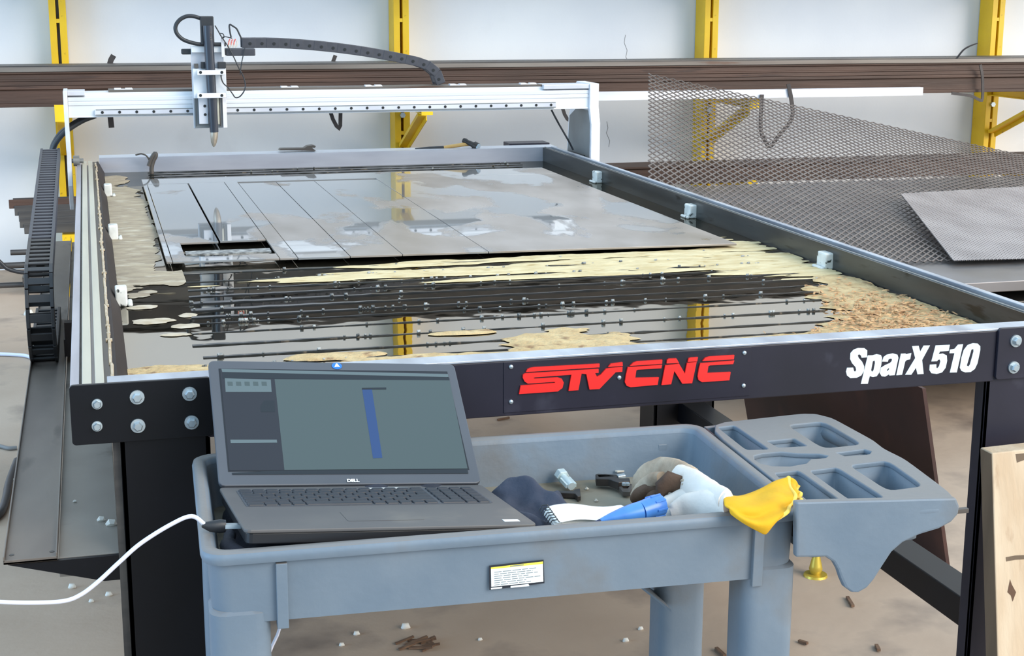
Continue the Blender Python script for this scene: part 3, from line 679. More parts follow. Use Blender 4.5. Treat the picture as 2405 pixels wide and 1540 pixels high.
for x in (680, 877, 1075, 1240, 290):
    c = at(x, 206, Y=GY+.03); m = MB()
    m.box(c.x-.03, c.x+.03, GY+.02, GY+.045, zt-.002, zt+.006); m.box(c.x-.03, c.x-.008, GY+.02, GY+.045, zt+.006, zt+.009); m.box(c.x+.005, c.x+.028, GY+.02, GY+.045, zt+.006, zt+.009)
    build(m, 'top_clip', 'white_bar', ga, bevel=.001)
for x0, x1 in ((-.1005,-.045),(1.52,1.69)):
    m = MB(); m.box(x0, x1, GY-.004, GY+.10, zt-.012, zt+.003); build(m, 'beam_cap', 'plate_aluminium', ga, bevel=.0015)
# end plates
m = MB(); m.prism([(-.114,y,z) for y, z in ((GY-.02,zt+.004),(GY+.13,zt+.004),(GY+.13,.775),(GY+.03,.775),(GY-.02,.86))], (.0135,0,0)); build(m, 'end_plate', 'aluminium', ga, bevel=.0015)
m = MB(); m.prism([(1.690,y,z) for y, z in ((GY-.01,zt+.006),(GY+.15,zt+.006),(GY+.24,1.04),(GY+.26,.89),(GY-.03,.89),(GY-.03,1.03),(GY-.01,1.09))], (.034,0,0)); rp = build(m, 'end_plate', 'white_bar', ga, bevel=.002)
m = MB(); m.prism([(1.6888,y,z) for y, z in ((GY+.005,zt-.09),(GY+.14,zt-.09),(GY+.225,1.04),(GY+.245,.90),(GY-.015,.90),(GY-.015,1.03))], (.0012,0,0)); build(m, 'plate_face', 'edge_grey', rp)
m = MB(); m.box(1.64, 1.69, GY+.03, GY+.20, .895, .912); build(m, 'foot_block', 'tar', ga, bevel=.002)
m = MB(); m.tube(curve_pts([at(x, y, Y=GY+.06) for x, y in ((1295,258),(1312,290),(1335,330),(1346,352))], 4), .0035, 6); build(m, 'sensor_cable', 'rubber', ga, smooth=60)
m = MB(); m.tube([(-.095,GY+.10,.93),(-.075,GY+.10,.93)], .018, 14); m.tube([(-.10,GY+.10,.93),(-.062,GY+.10,.93)], .008, 10); build(m, 'guide_wheel', 'edge_grey', ga, smooth=40)
# hose bundle from beam to the side carrier
for k, off in enumerate((0, .012, .024)):
    pts = [at(x, y, Y=GY+.05+off) for x, y in ((225-6*k,272),(198-6*k,282),(170-5*k,298),(148-4*k,315),(130-2*k,338),(122,360))]
    m = MB(); m.tube(curve_pts(pts, 5), .011 if k == 1 else .008, 8); build(m, 'hose', 'rubber', ga, smooth=60)

# ================================================================== TORCH CARRIAGE
CY = 2.90
ca = thing('torch_carriage', (.355, 2.90, .97), 'white torch carriage holding a black plasma torch on the gantry', 'torch carriage')
def pbox(x0, y0, x1, y1, Y, th, name, mt, parent=ca, bevel=.001):
    a, b = at(x0, y0, Y=Y), at(x1, y1, Y=Y); m = MB(); m.box(min(a.x,b.x), max(a.x,b.x), Y, Y+th, min(a.z,b.z), max(a.z,b.z)); return build(m, name, mt, parent, bevel=bevel)
pbox(448, 108, 531, 300, 2.895, .022, 'back_plate', 'plate_aluminium'); pbox(449, 108, 528, 123, 2.875, .02, 'top_block', 'aluminium')
pbox(453, 161, 533, 230, 2.872, .022, 'front_plate', 'aluminium')
pbox(522, 230, 534, 300, 2.872, .02, 'side_bar', 'white_bar')
pbox(456, 229, 521, 299, 2.880, .012, 'slide_bed', 'edge_grey')
pbox(466, 229, 490, 291, 2.862, .02, 'slide_block', 'plate_aluminium')
for x in (461, 517): pbox(x-2, 231, x+2, 297, 2.872, .006, 'guide_rod', 'mill_dark')
pbox(509, 229, 516, 292, 2.862, .015, 'slide_rail', 'rail_cream')
for y0 in (166, 220):
    c_ = pbox(463, y0-1, 531, y0+10, 2.826, .012, 'torch_clamp', 'white_bar', bevel=.002)
    a = at(463, y0+4, Y=2.84); b_ = at(531, y0+4, Y=2.84)
    m = MB(); m.box(a.x+.004, a.x+.018, 2.838, 2.872, a.z-.006, a.z+.006); m.box(b_.x-.018, b_.x-.004, 2.838, 2.872, b_.z-.006, b_.z+.006); build(m, 'clamp_jaw', 'plate_aluminium', c_)
    for x in (471, 521): inst(scw, c_, loc=at(x, y0+4, Y=2.826))
for x, y in ((481,249),(482,269)): inst(scw, ca, loc=at(x, y, Y=2.862))
tt = at(488, 60, Y=2.85); tm = at(494, 165, Y=2.85); tl = at(503, 310, Y=2.85); te = at(502, 345, Y=2.85)
m = MB(); m.tube([tt, tm, tl], [.0160, .0158, .0142], 20); tc_ = build(m, 'torch_body', 'torch_black', ca, smooth=40)
m = MB(); q = [tl+(te-tl)*t for t in (-.05, .0, .35, .7, .9, 1.0)]; m.tube(q, [.0125,.0128,.0124,.0095,.0055,.0018], 18); build(m, 'nozzle', 'torch_tip', tc_, smooth=50)
for i in range(4):
    p = at(491+1.1*i, 76+5.5*i, Y=2.838); m = MB(); m.bar(p-V(.006,0,.0015), p+V(.006,0,0), .006, .004); build(m, 'grip_rib', 'mill_grey', tc_)
m = MB(); a, b_ = at(470, 38, Y=2.855), at(504, 105, Y=2.855); m.box(a.x, b_.x, 2.855, 2.885, b_.z, a.z); build(m, 'torch_head', 'rubber', ca, bevel=.003)
m = MB(); m.tube(curve_pts([at(x, y, Y=2.87) for x, y in ((478,46),(458,39),(440,38),(424,45),(414,57),(412,69),(417,81),(429,92),(446,99),(470,104),(500,104),(530,104))], 5), .0068, 10); build(m, 'torch_hose', 'rubber', ca, smooth=60)
pbox(531, 114, 600, 131, 2.86, .06, 'cable_shelf', 'drag_chain', bevel=.003)
pbox(426, 115, 452, 128, 2.90, .03, 'rear_tab', 'rubber', bevel=.004)
for i in range(7):
    c = at(536+i*3.2, 104-4*(i % 2), Y=2.865); m = MB(); m.tube(curve_pts([c-V(.004,0,.010), c+V(.003*(-1)**i,0,0), c+V(.002,.004,.011)], 4), .0024, 6)
    build(m, 'wire_end', 'red_wire' if i % 2 else 'light_chip', ca, smooth=60)
pbox(519, 92, 528, 134, 2.858, .006, 'name_tag', 'white_bar')
pbox(456, 150, 466, 160, 2.868, .02, 'end_switch', 'mill_dark'); pbox(472, 146, 486, 161, 2.86, .02, 'end_switch', 'rubber'); pbox(512, 146, 531, 160, 2.866, .024, 'end_switch', 'rubber')
for pts, r in ((((505,60),(512,72),(520,86),(535,108),(548,132),(560,158),(570,176),(576,196),(574,212),(564,226),(553,229),(546,220),(536,206),(525,196),(520,184),(519,172)), .0022),
               (((575,112),(572,126),(568,145),(565,165),(564,176)), .0018), (((543,88),(540,74),(539,58),(548,62),(556,68),(562,80),(568,92)), .0030), (((516,78),(524,80),(526,88),(520,90),(528,86),(545,90)), .0018)):
    m = MB(); m.tube(curve_pts([at(x, y, Y=2.852) for x, y in pts], 4), r, 6); build(m, 'control_wire', 'rubber', ca, smooth=60)

# ================================================================== CABLE CARRIERS
cc = thing('cable_carrier', (.85, 3.03, zt), 'dark grey cable carrier arching above the gantry beam', 'cable carrier')
cl = curve_pts([at(x, y, Y=3.0) for x, y in ((570,101),(640,101),(700,104),(760,109),(820,116),(880,125),(940,136),(985,146),(1010,156),(1026,170),(1034,186),(1036,204))], 12)
acc = [0]
for a, b_ in zip(cl, cl[1:]): acc.append(acc[-1]+(b_-a).length)
def along(t):
    for i in range(len(acc)-1):
        if acc[i+1] >= t: return cl[i].lerp(cl[i+1], (t-acc[i])/(acc[i+1]-acc[i]))
    return cl[-1]
pitch = .0405; n = int(acc[-1]/pitch+.6)
def link_mesh(pitch, hgt, wid):
    m = MB()
    for s in (-1, 1): m.box(-pitch*.55, pitch*.55, s*wid/2-.004, s*wid/2+.004, -hgt/2, hgt/2)
    m.box(-pitch*.32, pitch*.32, -wid/2, wid/2, hgt/2-.004, hgt/2-.001); m.box(-pitch*.32, pitch*.32, -wid/2, wid/2, -hgt/2+.001, -hgt/2+.004)
    return m
pin = proto(MB().cyl((pitch*.1,-.0342,-.002), (pitch*.1,-.0356,-.002), .0052, 10), 'link_pin', 'tar')
lk = proto(link_mesh(pitch, .033, .06), 'carrier_link', 'drag_chain', bevel=.0015)
for i in range(n):
    p, q = along(i*pitch), along((i+1)*pitch); d = (q-p).normalized(); a = math.atan2(d.z, d.x)
    l_ = inst(lk, cc, M=Matrix.Translation((p+q)/2+V(0, .03+.0008*(i % 2), 0)) @ Matrix.Rotation(-a, 4, 'Y')); l_.name = 'carrier_link'
    pn = inst(pin, l_, M=Matrix.Translation((p+q)/2+V(0, .03+.0008*(i % 2), 0)) @ Matrix.Rotation(-a, 4, 'Y')); pn.matrix_basis = Matrix.Identity(4); pn.name = 'link_pin'

sc_ = thing('cable_carrier', (-.165, 1.9, .66), 'long black cable carrier looping down beside the left rail', 'cable carrier')
path = []
R_ = .098; cy, cz = 1.32, .764
for i in range(30): t = i/29; path.append(V(-.165, 2.95-(2.95-cy)*t, .965-(.965-(cz+R_))*t))
for i in range(1, 16): a = math.pi/2+math.pi*i/15; path.append(V(-.165, cy+R_*math.cos(a), cz+R_*math.sin(a)))
for i in range(1, 12): path.append(V(-.165, cy+i*.045, cz-R_))
cl = path; acc = [0]
for a, b_ in zip(cl, cl[1:]): acc.append(acc[-1]+(b_-a).length)
pitch = .040; n = int(acc[-1]/pitch)
def ladder_mesh(pitch, hgt, wid):
    m = MB()      # local x along the chain, y across, z outwards
    for s in (-1, 1): m.box(-pitch*.54, pitch*.54, s*(wid/2-.004)-.004, s*(wid/2-.004)+.004, -hgt/2, hgt/2)
    m.box(-pitch*.24, pitch*.24, -wid/2+.006, wid/2-.006, hgt/2-.006, hgt/2-.001); m.box(-pitch*.24, pitch*.24, -wid/2+.006, wid/2-.006, -hgt/2+.001, -hgt/2+.006); return m
l1 = proto(ladder_mesh(pitch, .034, .062), 'carrier_link', 'drag_chain', bevel=.0012)
l2 = proto(ladder_mesh(pitch, .034, .062), 'carrier_link', 'chain_black', bevel=.0012)
for i in range(n):
    p, q = along(i*pitch), along((i+1)*pitch); d = (q-p).normalized(); u = V(1,0,0).cross(d)
    M = Matrix(((d.x, 1, u.x, 0), (d.y, 0, u.y, 0), (d.z, 0, u.z, 0), (0,0,0,1))); M = Matrix.Translation((p+q)/2) @ M
    l_ = inst(l1 if i*pitch < 1.35 else l2, sc_, M=M); l_.name = 'carrier_link'
hs = MB(); hs.tube([V(-.165,2.9-i*.05,.958-.0032*i) for i in range(31)], .010, 8); build(hs, 'carried_hose', 'tar', sc_, smooth=60)

ct = thing('cable_tray', (-.12, 1.5, .6), 'long steel cable tray bolted along the left side of the table', 'cable tray')
m = MB(); m.box(-.196, -.117, .0, 3.1, .645, .649); m.box(-.196, -.1935, 0, 3.1, .649, .658); m.box(-.1195, -.117, 0, 3.1, .649, .658); m.box(-.196,-.117,0,.003,.645,.652); build(m, 'channel', 'tray_steel', ct, bevel=.0008)
m = MB(); m.box(-.1165, -.026, .02, 3.1, .640, .644); m.box(-.1165, -.026, .014, .02, .612, .644); build(m, 'shelf_plate', 'shelf_steel', ct, bevel=.001)
m = MB(); m.prism([(-.19,.004,.643),(-.0175,.004,.643),(-.0175,.004,.603),(-.05,.004,.603)], (0,.008,0)); build(m, 'support_bracket', 'black_paint', ct)
for x in (-.185, -.126):
    m = MB(); m.cyl((x,.03,.649),(x,.03,.6495),.004,10); build(m, 'bolt_hole', 'tar', ct)
m = MB(); m.box(-.117, -.085, 1.30, 1.33, .70, .74); m.box(-.12,-.085,1.3,1.42,.66,.70); build(m, 'side_arm', 'dark_brown', ct)
for i, (x, y) in enumerate(((238,1222),(262,1232),(176,1178),(128,1226))):
    p = at(x, y, Z=.645); r = (.006,.008,.003,.003)[i]; m = MB(); m.tube([p+V(-r,0,0), p+V(-r*.3,0,r*.5), p+V(r*.5,0,r*.4), p+V(r,0,0)], [r*.4,r*.8,r*.7,r*.2], 6)
    build(m, 'plaster_chip', 'stone_white', None, ('white chip on the tray shelf, second from the table leg', 'largest white chip on the shelf beside the table leg', 'small white speck high on the tray shelf', 'small white speck by the tray lip')[i], 'chip', 'white chips on the tray shelf')

# ================================================================== THINGS ON THE TABLE EDGE
m = MB(); P3 = [at(x, y, Y=3.14) for x, y in ((357,410),(356,395),(360,378),(366,366),(364,360),(356,372),(349,390))]
m.tube(curve_pts(P3, 4), .0075, 8); m.tube(curve_pts([at(x, y, Y=3.14) for x, y in ((352,378),(344,366),(332,361),(318,364))], 4), .003, 6)
build(m, 'bent_hook', 'mill_grey', None, 'bent steel hook standing at the back left corner of the bed', 'hook', smooth=60)
hm = thing('hammer', at(1060, 352, Y=3.25), 'ball peen hammer with yellow handle lying on the back rail', 'hammer')
P0, P1, P2, P3_ = [at(x, y, Y=3.25) for x, y in ((975,350),(1042,346),(1092,339),(1106,338))]
m = MB(); m.tube([P0, P0.lerp(P1,.5), P1], [.004,.0062,.006], 8); build(m, 'grip', 'rubber', hm, smooth=50)
m = MB(); m.tube([P1, P2, P3_], [.006,.0075,.0075], 8); build(m, 'handle', 'handle_wood', hm, smooth=50)
m = MB(); a = at(1088, 329, Y=3.26); b_ = at(1122, 345, Y=3.22); m.tube([a, a.lerp(b_,.15), a.lerp(b_,.3), a.lerp(b_,.7), a.lerp(b_,.75), b_], [.009,.011,.009,.011,.016,.015], 12); build(m, 'head', 'dark_tool', hm, smooth=40)
m = MB(); m.cyl(b_, b_+(b_-a).normalized()*.004, .0135, 12); build(m, 'striking_face', 'zinc', hm, smooth=40)
m = MB(); m.prism([at(x, y, Y=3.24) for x, y in ((656,353),(660,349),(715,348),(722,343),(735,341),(742,343),(740,347),(733,347),(742,354))], (0,.04,0)); build(m, 'metal_offcut', 'mill_grey', None, 'hook shaped steel offcut on the middle of the back rail', 'offcut')
m = MB(); m.box(1.50, 1.66, 3.31, 3.40, .905, .925); build(m, 'rail_bracket', 'rail_black', tb, bevel=.002)

# ================================================================== RIGHT: PLATE STACK AND EXPANDED METAL
for i, (z, x0, y0, th, mt, lab) in enumerate(((.514,2.15,2.10,.036,'plate_grey','topmost grey steel plate of the stack under the expanded metal'),
                                   (.44,2.20,2.16,.025,'mill_dark','middle dark steel plate of the stack right of the table'),
                                   (.38,2.25,2.12,.020,'rusty_brown','lowest rusty steel plate of the stack right of the table'))):
    m = MB(); m.box(x0, 5.6, y0, 4.72, z, z+th); build(m, 'steel_plate', mt, None, lab, 'steel plate', 'stacked steel plates', bevel=.003)
for i, x in enumerate((2.6, 3.7, 4.9)):
    nm = ('nearest the table', 'in the middle', 'at the far end')[i]
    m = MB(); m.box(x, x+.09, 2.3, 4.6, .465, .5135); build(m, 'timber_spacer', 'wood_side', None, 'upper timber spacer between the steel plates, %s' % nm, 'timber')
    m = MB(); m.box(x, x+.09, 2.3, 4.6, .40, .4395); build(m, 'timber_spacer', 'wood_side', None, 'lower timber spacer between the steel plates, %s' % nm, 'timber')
    m = MB(); m.box(x-.02, x+.11, 2.4, 4.6, 0, .3795); build(m, 'steel_trestle', 'black_paint', None, 'dark support block under the steel plates, %s' % nm, 'support')
def expanded(name, c00, c10, c11, c01, nu, nv, wd, th, mt, label, sag=0):
    """diamond mesh on the ruled surface of four corners; u runs along c00-c10"""
    nrm = (c10-c00).cross(c01-c00).normalized()
    def S(u, v):
        p = c00*(1-u)*(1-v)+c10*u*(1-v)+c11*u*v+c01*(1-u)*v
        return p+nrm*(sag*math.sin(math.pi*u)*v)
    m = MB()
    for j in range(nv):
        for i in range(nu):
            u0 = (i+.5*(j % 2))/nu; v0 = j/nv; v1 = (j+1)/nv
            for du in (-.5, .5):
                u1 = u0+du/nu
                if not (0 <= u1 <= 1 and u0 <= 1): continue
                p, q = S(u0, v0), S(u1, v1); d = (q-p).normalized(); s_ = d.cross(nrm).normalized()*wd/2; t_ = nrm*th/2
                a = [p-s_-t_, p+s_-t_, p+s_+t_, p-s_+t_]; b2 = [x+(q-p) for x in a]
                m.add(a+b2, [(0,1,5,4),(1,2,6,5),(2,3,7,6),(3,0,4,7)])
    return build(m, name, mt, None, label, 'metal mesh', 'expanded metal sheets')
BL = at(1523, 640, Z=.56); TL = at(1523, 172, Y=5.15); BR = at(2620, 598, Z=.56); TR = at(2560, 398, Y=4.7)
expanded('expanded_metal', BL, BR, TR, TL, 56, 74, .0065, .003, 'mesh_grey', 'large expanded metal sheet propped up against the rack')
def on_sheet(px, py, lift):
    """point of the big sheet at a pixel, lifted towards the viewer"""
    best = None
    for i in range(101):
        for j in range(61):
            u, v = i/100*1.5, j/60*1.1; p = BL*(1-u)*(1-v)+BR*u*(1-v)+TR*u*v+TL*(1-u)*v; d = p-CAM; de = d.dot(FW)
            e = (1202.5+FPX*d.dot(RT)/de-px)**2+(770-FPX*d.dot(UP)/de-py)**2
            if best is None or e < best[0]: best = (e, p)
    d = FW + RT*((px-1202.5)/FPX) - UP*((py-770)/FPX); return CAM+d*((best[1]-CAM).length/d.length*(1-lift))
c0 = on_sheet(2240, 612, .010); c1 = on_sheet(2700, 600, .010); c2 = on_sheet(2640, 425, .06); c3 = on_sheet(2115, 455, .035)
expanded('expanded_metal', c0, c1, c2, c3, 52, 90, .0075, .003, 'mesh_light', 'fine pale expanded metal sheet lying on top at the right edge')

# ================================================================== UNDER THE TABLE
B0 = at(2226, 1350, Z=.0); T0 = at(2166, 912, Y=B0.y+.02); m = MB(); ln = V(0, 1.25, 0); tk = V(.010, 0, 0)
m.hexa([B0, B0+tk, B0+tk+ln, B0+ln], [T0, T0+tk, T0+tk+ln, T0+ln])
build(m, 'rusty_plate', 'maroon_rust', None, 'dark maroon rusty plate leaning outside the right table legs', 'steel plate')

# ================================================================== TOOL CART
CR = -.040; CC = V(.466, -.338, 0)
CM = Matrix.Translation(CC) @ Matrix.Rotation(CR, 4, 'Z')
kt = thing('tool_cart', CC, 'grey plastic tool cart with organizer handle in front of the table', 'tool cart', rotz=CR)
def cl_(x, y, z): return CM @ V(x, y, z)
def ring(hx, hy, r, z): return [cl_(x, y, z) for x, y in rrect(0, 0, hx, hy, r)]
RZ = .832
def tray(zt_, dz, name):
    m = MB(); seq = [(.380,.199,.026,zt_-dz),(.383,.202,.026,zt_-.018),(.390,.209,.028,zt_-.016),(.392,.211,.028,zt_-.009),(.390,.209,.028,zt_-.002),(.386,.205,.026,zt_),(.378,.197,.022,zt_),(.374,.193,.020,zt_-.003),(.372,.191,.020,zt_-.010)]
    m.loft([ring(*s) for s in seq], False, False)
    t = build(m, name, 'cart_grey', kt, smooth=50)
    m = MB(); m.loft([ring(.372,.191,.020,zt_-.0101), ring(.364,.183,.018,zt_-dz+.022)], False, False); build(m, 'tray_wall', 'cart_grey', t, smooth=50)
    m = MB(); m.loft([ring(.366,.185,.018,zt_-dz+.016), ring(.3645,.1835,.018,zt_-dz+.0225)], True, True); build(m, 'tray_floor', 'cart_floor', t)
    return t
top = tray(RZ, .096, 'top_tray'); tray(.30, .08, 'lower_tray')
for x in (-.296, .325):
    for s in (-1, 1):
        m = MB()
        if s < 0: m.loft([[cl_(x-.007,-.209,RZ-.019), cl_(x+.007,-.209,RZ-.019), cl_(x+.007,-.188,RZ-.019), cl_(x-.007,-.188,RZ-.019)], [cl_(x-.007,-.206,RZ-.105), cl_(x+.007,-.206,RZ-.105), cl_(x+.007,-.186,RZ-.105), cl_(x-.007,-.186,RZ-.105)]])
        else: m.loft([[cl_(x-.007,.188,RZ-.026), cl_(x+.007,.188,RZ-.026), cl_(x+.007,.200,RZ-.026), cl_(x-.007,.200,RZ-.026)], [cl_(x-.007,.186,RZ-.105), cl_(x+.007,.186,RZ-.105), cl_(x+.007,.199,RZ-.105), cl_(x-.007,.199,RZ-.105)]])
        build(m, 'corner_rib', 'cart_grey', top, bevel=.001)
for sx in (-1, 1):
    for sy in (-1, 1):
        m = MB(); cx, cy_ = sx*.347, sy*.166
        hx, hy = .037, .037
        def rr(z, hx_, hy_): return [cl_(x, y, z) for x, y in rrect(cx, cy_, hx_, hy_, .02, 4)]
        m.loft([rr(.09, hx, hy), rr(.748, hx, hy), rr(.752, hx-.004, hy-.004), rr(.752, hx-.008, hy-.008)], True, True)
        build(m, 'leg', 'cart_grey', kt, smooth=40)
        m = MB(); m.cyl(cl_(cx, cy_-.016, .04), cl_(cx, cy_+.016, .04), .04, 20); build(m, 'caster', 'rubber', kt, smooth=40)
m = MB(); m.add([cl_(*p) for p in ((.27,.13,.60),(.315,.10,.565),(.315,.17,.565),(.27,.17,.60),(.27,.13,.604),(.315,.10,.569),(.315,.17,.569),(.27,.17,.604))], [(0,3,2,1),(4,5,6,7),(0,1,5,4),(1,2,6,5),(2,3,7,6),(3,0,4,7)]); build(m, 'leg_gusset', 'cart_grey', kt)
# organizer end
def P2(x, y, z=.830): p = at(x, y, Z=z); return (p.x, p.y)
outer = [(.871,-.157),(1.045,-.139),(1.066,-.146),(1.080,-.175),(1.083,-.30),(1.077,-.345),(1.081,-.40),(1.064,-.545),(1.052,-.585),(1.03,-.603),(.868,-.590),(.852,-.580)]
def soft(poly, k=.22):
    out = []
    for i in range(len(poly)):
        a, b_, c = Vector(poly[i-1]), Vector(poly[i]), Vector(poly[(i+1) % len(poly)])
        p, q = b_.lerp(a, k), b_.lerp(c, k)
        for t in (0, .33, .67, 1): out.append(tuple(p*(1-t)**2+b_*2*t*(1-t)+q*t*t))
    return out
holes = {'bin_a': [(.882,-.174),(.915,-.171),(.914,-.306),(.876,-.300)], 'bin_b': [(.925,-.262),(.974,-.259),(.976,-.305),(.927,-.301)],
         'bin_c': [(.868,-.409),(.911,-.406),(.907,-.548),(.861,-.545)], 'bin_d': [(.921,-.412),(.970,-.407),(.970,-.550),(.917,-.549)],
         'slot': [(.998,-.343),(1.05,-.337),(1.056,-.352),(1.045,-.366),(1.003,-.366)]}
key = [(.868,-.345),(.876,-.325),(.895,-.317),(.925,-.318),(.945,-.332),(.975,-.342),(.984,-.356),(.974,-.366),(.950,-.366),(.935,-.383),(.905,-.390),(.880,-.382),(.869,-.366)]
hand = {'h1': [(.992,-.190),(1.060,-.186),(1.060,-.318),(.990,-.322)], 'h2': [(.988,-.402),(1.056,-.397),(1.046,-.518),(.986,-.524)]}
hl = {k_: soft(v, .14) for k_, v in holes.items()}; hl['key'] = key; hl.update({k_: soft(v, .2) for k_, v in hand.items()})
mp_ = holed_plate(soft(outer, .2), [list(v) for v in hl.values()], .8235, .8315, .002)
og = build(mp_, 'organizer_top', 'cart_grey', kt, smooth=40)
for k_, poly in hl.items():
    dpt = {'bin_b': .79, 'key': .785, 'slot': .79}.get(k_, .755)
    m = MB(); m.loft([[(x, y, .826) for x, y in poly], [(x+(sum(p[0] for p in poly)/len(poly)-x)*.06, y+(sum(p[1] for p in poly)/len(poly)-y)*.06, dpt) for x, y in poly]], False, not k_.startswith('h'))
    build(m, 'handle_opening' if k_.startswith('h') else 'bin', 'cart_grey', og, smooth=40, solid=.002)
def skirt(pts, Y0, Y1, slope=0):
    m = MB(); q = [at(x, y, Y=Y0) for x, y in pts]; q = [V(p.x, p.y+slope*(p.x-.86), p.z) for p in q]
    m.prism(q, (0, Y1-Y0, 0)); o_ = build(m, 'organizer_skirt', 'cart_grey', kt, bevel=.003)
    bm = bmesh.new(); bm.from_mesh(o_.data); bmesh.ops.triangulate(bm, faces=[f for f in bm.faces if len(f.verts) > 4]); bm.to_mesh(o_.data); bm.free()
fs = [(1872,1180),(2236,1163),(2243,1180),(2240,1202),(2225,1220),(2195,1237),(2150,1252),(2115,1270),(2090,1293),(2068,1328),(2050,1358),(2034,1378),(2016,1389),(1998,1389),(1983,1378),(1975,1360),(1968,1338),(1958,1320),(1940,1308),(1872,1311)]
skirt(fs, -.594, -.582, -.06)
m = MB(); m.prism([(x, -.150+.09*(x-.87), z) for x, z in ((.872,.826),(1.07,.826),(1.08,.80),(1.06,.77),(.98,.745),(.94,.69),(.915,.68),(.90,.74),(.872,.745))], (0,-.010,0)); build(m, 'organizer_skirt', 'cart_grey', kt)
m = MB(); m.tube([(1.066,-.165,.813),(1.074,-.30,.813),(1.070,-.37,.813),(1.072,-.42,.813),(1.052,-.56,.813)], .0145, 12); build(m, 'push_handle', 'cart_grey', kt, smooth=50)
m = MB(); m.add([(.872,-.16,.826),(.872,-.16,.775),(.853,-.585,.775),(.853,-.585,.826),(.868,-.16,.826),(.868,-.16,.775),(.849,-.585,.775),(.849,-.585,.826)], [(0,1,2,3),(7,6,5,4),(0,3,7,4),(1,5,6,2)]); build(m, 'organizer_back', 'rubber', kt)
# warning sticker on the front apron
ly = -.198
def apron(px, py):        # point of the front apron (a plane of the cart) seen at a pixel
    n_ = (CM.to_3x3() @ V(0,-1,.02)).normalized(); p0_ = cl_(0, -.2022, .80); d = FW + RT*((px-1202.5)/FPX) - UP*((py-770)/FPX)
    return CAM+d*((p0_-CAM).dot(n_)/d.dot(n_)), n_
def sticker(pts, name, mt, parent, lift):
    q = []
    for x, y in pts: p, n_ = apron(x, y); q.append(p+n_*lift)
    m = MB(); m.prism(q, -n_*.0004); return build(m, name, mt, parent)
st_ = sticker(((1148,1327),(1276,1313),(1278,1368),(1149,1384)), 'warning_sticker', 'label_black', top, .0018)
sticker(((1152,1331),(1274,1317),(1275,1364),(1153,1376)), 'sticker_field', 'label_white', st_, .0024)
sticker(((1152,1330.5),(1274,1316.5),(1274,1322),(1152,1334.5)), 'sticker_band', 'label_yellow', st_, .0028)
sticker(((1197,1326.5),(1229,1323),(1229,1325),(1197,1328.5)), 'sticker_text', 'label_text', st_, .0032)
for i in range(7):
    y0 = 1341+i*5.0; x1 = (1258,1250,1262,1240,1268,1235,1246)[i]; x0 = 1160
    xx = x0
    while xx < x1:
        L_ = random.uniform(9, 20); xe = min(xx+L_, x1); f0 = -(xx-1160)*.107; f1 = -(xe-1160)*.107
        sticker(((xx,y0+f0),(xe,y0+f1),(xe,y0+f1+1.3),(xx,y0+f0+1.3)), 'sticker_text', 'label_text', st_, .0030); xx = xe+3
sticker(((1152,1378.5),(1178,1375.5),(1178,1379),(1152,1382)), 'sticker_text', 'label_white', st_, .0030)
sticker(((1198,1374),(1240,1369),(1242,1374),(1198,1378)), 'sticker_text', 'label_white', st_, .0030)

# ================================================================== LAPTOP
lx, ly_, lz, lyaw, llid, lpit, lrol = .1102, -.267, .8274, .0332, .8563, .1063, -.0839
ex = V(math.cos(lyaw)*math.cos(lrol), math.sin(lyaw)*math.cos(lrol), math.sin(lrol)); fy = V(math.sin(lyaw)*math.cos(lpit), -math.cos(lyaw)*math.cos(lpit), math.sin(lpit))
fy = (fy-ex*fy.dot(ex)).normalized(); uz = ex.cross(-fy).normalized()
LO = V(lx, ly_, lz)
def lp(x, y, z): return LO+ex*x+fy*y+uz*z                 # base: x width, y towards the front, z up from the deck
ldir = (uz*math.cos(llid)-fy*math.sin(llid)).normalized(); lnrm = ex.cross(ldir).normalized()   # lnrm faces the user
if lnrm.dot(CAM-LO) < 0: lnrm = -lnrm
def ll(x, y, z): return LO+ex*x+ldir*y+lnrm*z              # lid: y up the lid
lt = thing('laptop', (.30, -.38, .80), 'open grey laptop showing a blue bar drawing on the cart', 'laptop')
def lbox(x0, x1, y0, y1, z0, z1, name, mt, parent, f=lp, bevel=0, r=0):
    m = MB()
    if r: m.loft([[f(x, y, z) for x, y in rrect((x0+x1)/2, (y0+y1)/2, (x1-x0)/2, (y1-y0)/2, r, 3)] for z in (z0, z1)])
    else: m.add([f(x, y, z) for z in (z0, z1) for x, y in ((x0,y0),(x1,y0),(x1,y1),(x0,y1))], [(0,3,2,1),(4,5,6,7),(0,1,5,4),(1,2,6,5),(2,3,7,6),(3,0,4,7)])
    return build(m, name, mt, parent, bevel=bevel)
LW, LD, LH = .376, .250, .235
bs = lbox(0, LW, -.004, LD, -.005, 0, 'base', 'laptop_grey', lt, bevel=.0015, r=.008)
lbox(.003, LW-.003, 0, LD-.004, -.020, -.0051, 'base_shell', 'laptop_dark', bs, bevel=.002, r=.008)
kb = lbox(.020, LW-.020, .020, .122, .0001, .0006, 'keyboard', 'laptop_bezel', bs, r=.005)
kp = {}
def key_(x0, x1, y0, y1):
    w_, h_ = round(x1-x0, 4), round(y1-y0, 4)
    if (w_, h_) not in kp:
        m = MB(); m.loft([[(x, y, z) for x, y in rrect(0, 0, w_/2-i, h_/2-i, .0018, 2)] for z, i in ((0,0),(.0016,.0004),(.0022,.0012))]); kp[(w_, h_)] = proto(m, 'key', 'key_black')
    M = Matrix(((ex.x, fy.x, uz.x, 0), (ex.y, fy.y, uz.y, 0), (ex.z, fy.z, uz.z, 0), (0,0,0,1)))
    k_ = inst(kp[(w_, h_)], kb, M=Matrix.Translation(lp((x0+x1)/2, (y0+y1)/2, .0006)) @ M); k_.name = 'key'
U = .0182; g = .0016
